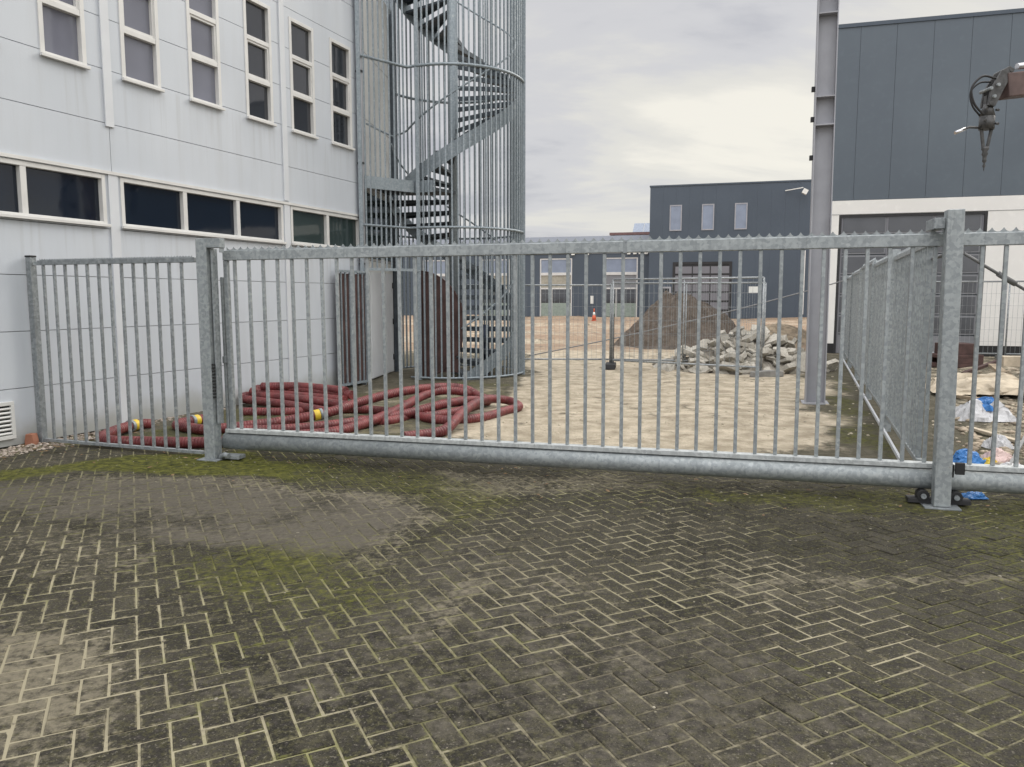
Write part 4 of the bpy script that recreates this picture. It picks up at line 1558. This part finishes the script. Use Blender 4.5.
# ------------------------------------------------------------------ anthracite hall far behind
FBo = gp(727, 318.5)
K = thing('dark_hall', 'dark blue grey hall with three upright windows above a loading door', 'building', FBo, G_RZ)
m = MB()
x = -6.05
while x < 8.0:
    m.box(x + 0.002, x + 0.998, 0.0, 0.1, 0.0, 10.15)
    x += 1.0
m.build('wall', M_anth2, K)
MB().box(-6.04, 8.0, 0.101, 14, 0.0, 10.1).build('body', M_anth2, K)
MB().box(-6.1, 8.0, -0.05, 14, 10.151, 10.26).build('roof', M_anth2, K)
for x0 in (-4.52, -2.10, 0.33):
    f_ = MB().box(x0, x0 + 0.08, -0.05, -0.001, 6.75, 8.72).box(x0 + 0.84, x0 + 0.92, -0.05, -0.001, 6.75, 8.72)
    f_.box(x0 + 0.08, x0 + 0.84, -0.05, -0.001, 6.75, 6.84).box(x0 + 0.08, x0 + 0.84, -0.05, -0.001, 8.64, 8.72)
    fr = f_.build('window', M_column, K)
    MB().box(x0 + 0.08, x0 + 0.84, -0.02, -0.002, 6.84, 8.64).build('pane', M_glass_blue, fr)
dd = MB()
for k in range(6):
    dd.box(-4.0, 0.06, -0.03, -0.002, k * 0.69 + 0.01, k * 0.69 + 0.55)
ld = dd.build('loading_door', M_doorpale, K)
m = MB().box(-4.2, -4.01, -0.06, -0.002, 0, 4.35).box(0.07, 0.26, -0.06, -0.002, 0, 4.35).box(-4.01, 0.07, -0.06, -0.002, 4.16, 4.35).box(-4.0, 0.06, -0.012, -0.002, 0, 4.15)
for x in (-2.7, -1.35):
    m.box(x - 0.04, x + 0.04, -0.045, -0.031, 0, 4.15)
m.build('door_frame', M_blackm, ld)
m = MB().box(-5.25, -5.12, -0.05, -0.002, 0, 2.45).box(-4.42, -4.29, -0.05, -0.002, 0, 2.45).box(-5.12, -4.42, -0.05, -0.002, 2.32, 2.45)
fr = m.build('side_door', M_column, K)
MB().box(-5.12, -4.42, -0.02, -0.002, 0.0, 2.32).build('pane', M_glass, fr)
MB().box(5.30, 5.50, -0.06, -0.002, 0.35, 5.1).build('white_corner_trim', M_white, K)
fl_ = MB().beam((3.9, -0.10, 9.5), (5.1, -0.6, 9.62), 0.06, 0.06)
fl_.box(5.05, 5.40, -0.9, -0.45, 9.15, 9.5, Matrix.Translation((5.2, 0, 9.3)) @ Matrix.Rotation(R(28), 4, 'Y') @ Matrix.Translation((-5.2, 0, -9.3)))
fl_.build('floodlight', M_signw, K)

# long low block left of it, seen between gate and stair tower
LBo = gp(590, 317)
Q = thing('low_block', 'low dark office block with tall glazed bays and a pale blue grey fascia', 'building', LBo, G_RZ)
bays = [(-4.30, -1.55, M_beige), (1.10, 3.88, M_door), (-9.6, -6.9, M_beige), (-14.9, -12.2, M_door), (-20.2, -17.5, M_beige)]
MB().box(-26, 4.85, 0.12, 9, 0.0, 6.2).build('body', M_anth2, Q)
m = MB()
ed = sorted([(a_, b_) for a_, b_, _ in bays])
x = -26
for a_, b_ in ed + [(4.85, 4.85)]:
    m.box(x, a_, 0, 0.119, 0, 5.2)
    x = b_
for a_, b_ in ed:
    m.box(a_, b_, 0, 0.119, 4.86, 5.2)
m.build('wall', M_anth2, Q)
MB().box(-26.1, 4.9, -0.06, 9.1, 5.201, 6.62).build('fascia', M_fascia, Q)
for a_, b_, mid in bays:
    m = MB()
    for x0 in (a_, b_ - 0.1, ):
        m.box(x0, x0 + 0.1, 0.02, 0.11, 0, 4.85)
    m.box(a_ + 0.1, b_ - 0.1, 0.0, 0.11, 3.45, 3.68).box(a_ + 0.1, b_ - 0.1, 0.02, 0.11, 2.30, 2.42).box(a_ + 0.1, b_ - 0.1, 0.02, 0.11, 4.76, 4.85)
    m.box(a_ + 1.0, a_ + 1.08, 0.02, 0.11, 0, 2.30)
    fr = m.build('window', M_frame, Q)
    MB().box(a_ + 0.1, b_ - 0.1, 0.07, 0.10, 3.68, 4.76).build('pane', M_glass_blue, fr)
    MB().box(a_ + 0.1, b_ - 0.1, 0.07, 0.10, 2.42, 3.45).build('blind', mid, fr)
    MB().box(a_ + 0.1, b_ - 0.1, 0.07, 0.10, 1.15, 2.30).build('pane', M_glass, fr)
    MB().box(a_ + 0.1, b_ - 0.1, 0.07, 0.10, 0.05, 1.15).build('spandrel', M_greenp, fr)
m = MB()
for k, x in enumerate((-0.4, -1.6, 3.0, 3.5, 3.95, 4.4)):
    m.box(x, x + 0.28, -0.16, -0.061, 5.1, 6.15 - (k % 2) * 0.2)
m.build('fascia_white_block', M_signw, Q)  # plain white blocks filling in for unreadable sign marks on the fascia
MB().box(0.03, 0.27, -0.05, -0.001, 1.1, 1.75).build('wall_notice', M_signw, Q)
# hall behind with solar panels on its roof
Z_ = thing('rear_hall', 'pale hall behind the low block with a red brown roof edge and roof panels', 'building', LBo + GN * 14 + GU * 4, G_RZ)
MB().box(-4.2, 10, 0, 10, 0, 7.75).build('wall', M_fascia, Z_)
MB().box(-4.6, 10.2, -0.3, 10.2, 7.751, 8.0).build('roof', M_red_roof, Z_)
m = MB()
for k in range(9):
    M_ = Matrix.Translation((-2.4 + k * 1.05, 0.4, 8.02)) @ Matrix.Rotation(R(35), 4, 'X')
    m.box(0, 1.0, 0, 1.7, 0, 0.05, M_)
m.build('solar_panel', M_solar, Z_)

# ------------------------------------------------------------------ earth heap, rubble
def heap(name, mat, cx, cy, rx, ry, h, label, cat, kind=None, power=1.15, seed=0, rz=0.0, nse=0.3):
    xs_ = np.linspace(-1.15, 1.15, 110)
    X, Y = np.meshgrid(xs_, xs_)
    x, y = X.ravel(), Y.ravel()
    rr = np.hypot(x, y)
    ang_ = np.arctan2(y, x)
    rr = rr * (1 + 0.18 * (fbm(np.cos(ang_) * 1.5 + seed, np.sin(ang_) * 1.5 + seed, 1.3) - 0.5) * 2)
    z = h * np.maximum((1.06 - np.sqrt(rr ** 2 + 0.07)) / (1.06 - 0.265), -0.12) if power > 1.2 else h * np.maximum(1 - rr ** power, -0.12)
    z = z + (fbm(x + seed, y + seed * 2, 3.0, 5) - 0.5) * nse * np.clip(1.25 - rr, 0.0, 1) * h
    z = z + ((fbm(x + seed, y + 7, 8.0, 4) - 0.5) * 0.16 + np.abs(fbm(x * 1.0 + 31, y + seed, 16.0, 3) - 0.5) * 0.12) * np.clip(1.25 - rr, 0, 1) * min(h, 1.2)
    V_ = np.column_stack([x * rx, y * ry, z])
    n_ = len(xs_)
    fs_ = [(j * n_ + i, j * n_ + i + 1, (j + 1) * n_ + i + 1, (j + 1) * n_ + i) for j in range(n_ - 1) for i in range(n_ - 1)
           if max(rr[j * n_ + i], rr[(j + 1) * n_ + i + 1]) < 1.12]
    m_ = MB()
    m_.add(V_.tolist(), fs_, True)
    o__ = m_.build(name, mat)
    o__.location = (cx, cy, 0.0)
    o__.rotation_euler = (0, 0, rz)
    tag(o__, label, cat, None, kind)
    return o__, (xs_, V_)


heap('earth_mound', M_soil, 5.50, 25.2, 2.05, 2.1, 1.80, 'brown heap of loose soil in the yard behind the rubble', 'soil heap', None, 1.35, 3, 0, 0.6)
heap('earth_mound', simple('sandy_soil', (0.34, 0.27, 0.19), 0.95, 0, 0.3, 4, 0.05), 9.4, 27.5, 2.2, 1.8, 0.75, 'low bank of sandy soil at the right behind the steel column', 'soil heap', None, 1.0, 8, 0, 0.3)
RX, RY, RR1, RR2, RHH = 5.25, 17.45, 1.75, 1.4, 0.95
heap('rubble_fines', simple('rubble_fines', (0.27, 0.245, 0.205), 0.95, 0, 0.3, 6, 0.02), RX, RY, RR1, RR2, RHH * 0.82, 'grey crushed fines filling the concrete rubble heap', 'rubble', 'stuff', 1.1, 5, 0, 0.2)
chunks = []
for k in range(9):
    bmx = MB()
    w_, d_, t_ = random.uniform(0.9, 1.4), random.uniform(0.55, 1.0), random.uniform(0.14, 0.30)
    n_ = random.choice((4, 5, 5, 6))
    poly = []
    for q in range(n_):
        g = 2 * math.pi * (q + random.uniform(-0.25, 0.25)) / n_
        poly.append((w_ / 2 * math.cos(g) * random.uniform(0.8, 1.1), d_ / 2 * math.sin(g) * random.uniform(0.8, 1.1)))
    top = [(x + random.uniform(-.06, .06), y + random.uniform(-.06, .06), t_ / 2 + random.uniform(-.05, .05)) for x, y in poly]
    bot = [(x, y, -t_ / 2 + random.uniform(-.05, .05)) for x, y in poly]
    bmx.add(bot + top, [tuple(reversed(range(n_))), tuple(range(n_, 2 * n_))] + [(i, (i + 1) % n_, (i + 1) % n_ + n_, i + n_) for i in range(n_)])
    chunks.append(bmx)
protos = [None] * len(chunks)
for k in range(290):
    g, rr = random.uniform(0, 2 * math.pi), math.sqrt(random.random()) * 1.06
    if math.sin(g) > 0.55 and random.random() < 0.6:
        g = -g
    x, y = RX + math.cos(g) * rr * RR1 * 1.08, RY + math.sin(g) * rr * RR2
    z = RHH * max(0.0, 1 - rr ** 1.15) * random.uniform(0.86, 1.06)
    i = k % len(chunks)
    if protos[i] is None:
        o_ = protos[i] = chunks[i].build('concrete_chunk', M_rubble)
    else:
        o_ = dup(protos[i])
    s_ = random.choice((0.10, 0.13, 0.16, 0.18, 0.2, 0.23, 0.26, 0.3, 0.36, 0.42)) * random.uniform(0.85, 1.15)
    o_.scale = (s_, s_, s_)
    o_.location = (x, y, z + s_ * 0.12)
    o_.rotation_euler = (random.uniform(-0.9, 0.9), random.uniform(-0.8, 0.8), random.uniform(0, 6.28))
    tag(o_, 'broken pale concrete piece lying in the rubble heap behind the gate', 'rubble piece', 'broken concrete pieces in the rubble heap')

# ------------------------------------------------------------------ temporary site fences
def site_fence(a_, b_, h, label, sign=False, first=[None]):
    a_, b_ = Vector(a_), Vector(b_)
    d = b_ - a_
    L = Vector((d.x, d.y, 0)).length
    T = thing('site_fence', label, 'fence', a_, math.atan2(d.y, d.x), 'temporary mesh fence panels across the yard')
    m_ = MB()
    m_.tube([(0, 0, 0.1), (0, 0, h)], 0.021, 8).tube([(L, 0, 0.1), (L, 0, h)], 0.021, 8)
    m_.tube([(0, 0, h), (L, 0, h)], 0.02, 8).tube([(0, 0, 0.2), (L, 0, 0.2)], 0.02, 8)
    m_.build('frame', M_fwire, T)
    MB().tube([(L / 2, 0, 0.2), (L / 2, 0, h)], 0.016, 8).build('middle_tube', M_fwire, T)
    m_ = MB()
    n_ = int(L / 0.105)
    for k in range(1, n_):
        x = L * k / n_
        m_.beam((x, 0, 0.2), (x, 0, h), 0.004, 0.004)
    for z in (0.5, 0.8, 1.1, 1.4, 1.7):
        if z < h:
            m_.beam((0, 0.008, z), (L, 0.008, z), 0.004, 0.004)
    m_.build('mesh', M_fwire, T)
    return T


fa_, fb2, fc_ = (-1.25, 17.75, 0), (2.24, 17.62, 0), (5.48, 16.85, 0)
site_fence(fa_, fb2, 1.88, 'mesh site fence panel standing left of the dark post, towards the stair tower')
T = site_fence(fb2, fc_, 1.92, 'mesh site fence panel with a small white plate in front of the soil heap')
MB().box(2.98, 3.24, -0.035, -0.023, 1.70, 1.84).build('notice_plate', M_signw, T)
site_fence((2.26, 17.4, 0), (5.02, 15.55, 0), 2.0, 'mesh site fence panel set at a slant in front of the concrete rubble')
site_fence((8.95, 20.2, 0), (12.3, 19.4, 0), 2.0, 'mesh site fence panel in front of the sectional door of the white hall')
site_fence((12.35, 19.35, 0), (15.7, 18.4, 0), 2.0, 'mesh site fence panel in front of the white cladding at the right edge')


def foot(loc, rz, mat, label):
    o__ = MB().prism([(-0.34, 0), (0.34, 0), (0.32, 0.11), (0.12, 0.13), (-0.12, 0.13), (-0.32, 0.11)], 'y', -0.11, 0.11).build('fence_foot', mat, None, 0.012)
    o__.location = loc
    o__.rotation_euler = (0, 0, rz)
    tag(o__, label, 'fence foot', 'heavy feet under the site fences')


foot((2.24, 17.5, 0.01), R(80), M_black, 'black fence foot at the base of the dark post')
foot((5.14, 15.55, 0.01), R(20), M_conc, 'grey concrete fence foot in front of the rubble heap')
foot((9.0, 20.2, 0.02), R(70), M_conc, 'grey fence foot behind the end of the bar fence')
foot((12.33, 19.4, 0.02), R(70), M_conc, 'grey fence foot before the white cladding')
m = MB().box(-0.035, 0.035, -0.035, 0.035, 0, 1.22)
o_ = m.build('marker_post', M_blackm, None, 0.004, (2.30, 17.72, 0.02))
tag(o_, 'dark upright post between two site fence panels', 'post')

# traffic cone by the far block
cn = thing('traffic_cone', 'orange and white traffic cone on the sand before the low block', 'cone', gp(594, 321))
cn.scale = (0.72, 0.72, 0.72)
MB().box(-0.26, 0.26, -0.26, 0.26, 0, 0.06).build('base', M_orange, cn, 0.01)
MB().tube([(0, 0, 0.06), (0, 0, 0.55)], 0.2, 16, rfun=lambda u: 0.22 - 0.085 * u).build('body', M_orange, cn)
MB().tube([(0, 0, 0.551), (0, 0, 0.85)], 0.2, 16, rfun=lambda u: 0.135 - 0.05 * u).build('reflective_band', M_signw, cn)
MB().tube([(0, 0, 0.851), (0, 0, 1.2)], 0.2, 16, rfun=lambda u: 0.085 - 0.04 * u).build('tip', M_orange, cn)

# ------------------------------------------------------------------ crane arm with rotator
Yc = 14.5


def cp(x, y, Y=Yc):
    d = Vector(((x - CX) / F, _c - (y - CY) / F * _s, -_s - (y - CY) / F * _c))
    return Vector((0, 0, EYE)) + d * (Y / d.y)


tip = cp(1000, 88)
CR = thing('loader_crane', 'rust red loader crane arm with a dark hanging rotator over the yard', 'crane', (tip.x + 5.6, tip.y + 0.6, 0))
o3 = Vector((tip.x + 5.6, tip.y + 0.6, 0))
L3 = lambda v: v - o3
b_end = tip + Vector((5.6, 0.6, 0.75))
m = MB()
m.beam(L3(tip + Vector((0.05, 0, 0.02))), L3(b_end), 0.30, 0.42)
m.build('boom', M_crane, CR, 0.02)
m = MB().tube([L3(tip + Vector((0.25, -0.05, 0.36))), L3(tip + Vector((1.4, 0.1, 0.52)))], 0.055, 12)
m.build('cylinder_rod', M_chrome, CR)
m = MB().tube([L3(tip + Vector((1.4, 0.1, 0.52))), L3(b_end + Vector((-1.2, 0, 0.33)))], 0.09, 12)
m.build('cylinder', M_cranedark, CR)
m = MB()
for dy in (-0.13, 0.13):
    m.prism([(-0.35, -0.42), (-0.18, -0.45), (-0.02, -0.1), (0.22, 0.38), (0.1, 0.45), (-0.08, 0.35), (-0.3, -0.05)], 'y', dy - 0.03, dy + 0.03)
m.tube([(-0.27, -0.17, -0.38), (-0.27, 0.17, -0.38)], 0.05, 10)
m.tube([(0.14, -0.17, 0.36), (0.14, 0.17, 0.36)], 0.05, 10)
o_ = m.build('knuckle_link', M_cranedark, CR, 0.008)
o_.location = L3(tip)
o_.scale = (0.78, 0.8, 0.78)
ht = L3(cp(988, 104))
m = MB()
m.tube([ht + Vector((0, 0, 0.0)), ht + Vector((0, 0, -0.22))], 0.1, 14, rfun=lambda u: 0.07 + 0.06 * u)
m.tube([ht + Vector((0, 0, -0.22)), ht + Vector((0, 0, -0.45))], 0.13, 16)
m.box(-0.06, 0.06, -0.05, 0.05, -0.06, 0.14, Matrix.Translation(ht))
m.build('rotator', M_cranedark, CR)
for sx_ in (-1, 1):
    MB().beam(ht + Vector((sx_ * 0.09, 0, -0.45)), ht + Vector((sx_ * 0.03, 0, -0.80)), 0.05, 0.04).build('claw_arm', M_cranedark, CR, 0.006)
m = MB()
m.tube([ht + Vector((0, 0, -0.76 - 0.042 * k)) for k in range(11)], 0.05, 10, rfun=lambda u: 0.052 * (1 - u) + 0.008 + 0.012 * math.sin(u * 25))
m.build('hook', M_cranedark, CR)
for q_ in ((-0.10, -0.30), (0.10, -0.12), (-0.09, -0.10), (0.11, -0.36)):
    MB().tube([ht + Vector((q_[0], -0.09, q_[1])), ht + Vector((q_[0] * 1.1, -0.15, q_[1] - 0.02))], 0.022, 8).build('stud', M_cranedark, CR)
for q_ in ((0.02, 0.10), (-0.05, 0.24), (0.08, 0.30)):
    MB().tube([ht + Vector((q_[0], -0.17, q_[1])), ht + Vector((q_[0], 0.17, q_[1]))], 0.030, 10).build('pin', M_galv2, CR)
m = MB()
m.tube(smooth_path([ht + Vector((0.05, -0.1, 0.42)), ht + Vector((-0.2, -0.12, 0.45)), ht + Vector((-0.38, -0.12, 0.25)), ht + Vector((-0.32, -0.12, -0.02)), ht + Vector((-0.12, -0.1, -0.22))], 0.04), 0.02, 8)
m.tube(smooth_path([ht + Vector((0.05, 0.05, 0.40)), ht + Vector((-0.15, 0.05, 0.38)), ht + Vector((-0.30, 0.05, 0.22)), ht + Vector((-0.25, 0.05, -0.02)), ht + Vector((-0.1, 0.05, -0.2))], 0.04), 0.017, 8)
m.build('hydraulic_hose', M_black, CR)
m = MB()
m.tube([ht + Vector((-0.05, 0, -0.42)), ht + Vector((-0.35, -0.05, -0.42)), ht + Vector((-0.5, -0.08, -0.48))], 0.022, 8)
m.build('hose_stub', M_cranedark, CR)
MB().tube([ht + Vector((-0.42, -0.06, -0.45)), ht + Vector((-0.62, -0.1, -0.53))], 0.03, 8).build('fitting', M_chrome, CR)
# slewing column and frame on the ground, to the right of the picture
m = MB().tube([(0, 0, 0.9), (0, 0, b_end.z - 0.1)], 0.2, 16)
m.build('slewing_column', M_crane, CR)
m = MB().box(-1.2, 1.2, -2.6, 1.0, 0.75, 0.95)
for sx_ in (-1, 1):
    m.box(sx_ * 1.6 - 0.1, sx_ * 1.6 + 0.1, -0.1, 0.1, 0.0, 1.1)
m.box(-1.6, 1.6, -0.08, 0.08, 0.96, 1.12)
m.box(-1.1, -0.9, -2.4, -2.2, 0, 0.75).box(0.9, 1.1, -2.4, -2.2, 0, 0.75)
m.build('outrigger_frame', M_cranedark, CR, 0.01)

# ------------------------------------------------------------------ litter and timber behind the fence on the right
def crumple(name, mat, loc, sx_, sy_, sz_, label, cat, seed, group=None):
    n_ = 22
    xs_ = np.linspace(-1, 1, n_)
    X, Y = np.meshgrid(xs_, xs_)
    x, y = X.ravel(), Y.ravel()
    r_ = np.maximum(np.abs(x), np.abs(y))
    z = np.clip(1 - r_ ** 2.2, 0, 1) * (0.35 + 1.1 * fbm(x + seed, y + seed, 1.9, 4)) + 0.12 * np.abs(fbm(x + seed, y, 5) - 0.5)
    jx = (fbm(x + seed * 3, y, 2.2) - 0.5) * 0.6
    jy = (fbm(x, y + seed * 3, 2.2) - 0.5) * 0.6
    V_ = np.column_stack([(x + jx) * sx_, (y + jy) * sy_, z * sz_]).tolist()
    fs_ = [(j * n_ + i, j * n_ + i + 1, (j + 1) * n_ + i + 1, (j + 1) * n_ + i) for j in range(n_ - 1) for i in range(n_ - 1)]
    m_ = MB()
    m_.add(V_, fs_, False)
    o__ = m_.build(name, mat, None, 0, loc)
    md = o__.modifiers.new('thickness', 'SOLIDIFY')
    md.thickness = 0.004
    tag(o__, label, cat, group)
    return o__


def yz(p_):
    return float(yard_height(np.array([p_.x]), np.array([p_.y]))[0])


def onyard(x, y, dz=0.0):
    p_ = gp(x, y)
    p_.z = yz(p_) + dz
    return p_


ob = crumple('plastic_bag', M_bag, onyard(981, 424), 0.33, 0.24, 0.27, 'large white plastic bag slumped on the ground behind the fence', 'bag', 3.1)
crumple('plastic_bag', M_bagblue, onyard(984, 424, 0.12), 0.17, 0.13, 0.17, 'blue plastic bag poking out of the big white bag', 'bag', 6.3)
crumple('plastic_bag', M_bagblue, onyard(968, 464), 0.17, 0.12, 0.13, 'blue plastic bag lying just behind the gate beam', 'bag', 8.9)
crumple('plastic_scrap', M_bagblue, gp(974, 498) + Vector((0, 0, 0.004)), 0.085, 0.06, 0.05, 'small bright blue plastic scrap under the gate beam', 'scrap', 11.4)
crumple('plastic_scrap', M_yellow, onyard(990, 466), 0.08, 0.07, 0.07, 'yellow plastic scrap in the litter beside the blue bag', 'scrap', 2.2)
crumple('paper_scrap', M_pink, onyard(999, 464), 0.13, 0.10, 0.12, 'crumpled pale pink paper in the litter behind the gate', 'scrap', 14.2)
crumple('paper_scrap', M_bag, onyard(997, 450), 0.12, 0.09, 0.14, 'crumpled white paper on the litter behind the pink paper', 'scrap', 15.2)
crumple('paper_scrap', M_bag, onyard(1012, 470), 0.12, 0.08, 0.06, 'flat white paper scrap lowest in the litter at the right edge', 'scrap', 19.2)
crumple('sheet_heap', M_wood_pale, onyard(985, 394), 0.9, 0.5, 0.30, 'cream coloured sheet heaped on the ground behind the white bag', 'sheet', 21.7)


def plank(a_, b_, w, h, mat, label, cat='plank', group='loose timber behind the fence'):
    mid = (Vector(a_) + Vector(b_)) / 2
    o__ = MB().beam(Vector(a_) - mid, Vector(b_) - mid, w, h).build('timber_plank', mat, None, 0.004, mid)
    tag(o__, label, cat, group)


plank(onyard(992, 376, 0.22), onyard(1034, 404, 0.10), 0.16, 0.06, M_wood, 'wide brown plank slanting down to the right edge behind the fence')
plank(onyard(958, 398, 0.05), onyard(992, 404, 0.06), 0.06, 0.05, M_wood, 'thin dark batten lying behind the big white bag')
plank(onyard(1000, 384, 0.40), onyard(1060, 386, 0.42), 0.3, 0.18, M_wood_pale, 'thick pale timber lying level at the right edge')
plank(onyard(963, 380, 0.10), onyard(1000, 372, 0.26), 0.08, 0.06, M_rust, 'rust brown batten leaning up over the cream sheet')
plank(onyard(1004, 478, 0.02), onyard(1032, 438, 0.16), 0.03, 0.03, M_rope, 'thin grey rod propped up at the right edge', 'rod', None)
plank(onyard(968, 432, 0.03), onyard(1040, 452, 0.04), 0.07, 0.03, M_wood_pale, 'pale batten on the ground in front of the white bag')
o_ = MB().box(-0.5, 0.5, -0.35, 0.35, 0, 0.1).box(-0.5, 0.5, -0.35, -0.2, 0.1, 0.22).box(-0.5, 0.5, 0.2, 0.35, 0.1, 0.22).box(-0.5, 0.5, -0.35, 0.35, 0.221, 0.30).box(-0.3, 0.4, -0.3, 0.3, 0.301, 0.55)
o_ = o_.build('pallet', M_rust, None, 0.01, onyard(953, 366))
tag(o_, 'dark brown loaded pallet behind the guide post near the white hall', 'pallet')
pts = []
for _ in range(420):
    p_ = onyard(random.uniform(955, 1060), random.uniform(370, 482))
    pts.append((p_.x, p_.y, p_.z))
o_ = pebbles('building_debris', pts, simple('mixed_debris', (0.34, 0.28, 0.21), 0.9, 0, 0.5, 2), 0.015, 0.075, 0.5)
tag(o_, 'broken bits of stone and wood littering the ground behind the fence', 'debris', kind='stuff')
o_ = MB().prism([(-0.05, 0), (0.05, 0), (0.05, 0.05), (0.035, 0.13), (-0.035, 0.13), (-0.05, 0.05)], 'y', -0.05, 0.05).build('brick_stub', simple('brick_red', (0.30, 0.13, 0.08), 0.9), None, 0.006, gp(36, 445) + Vector((-0.03, -0.02, 0)))
tag(o_, 'small red brick piece standing against the foot of the side fence post', 'brick')
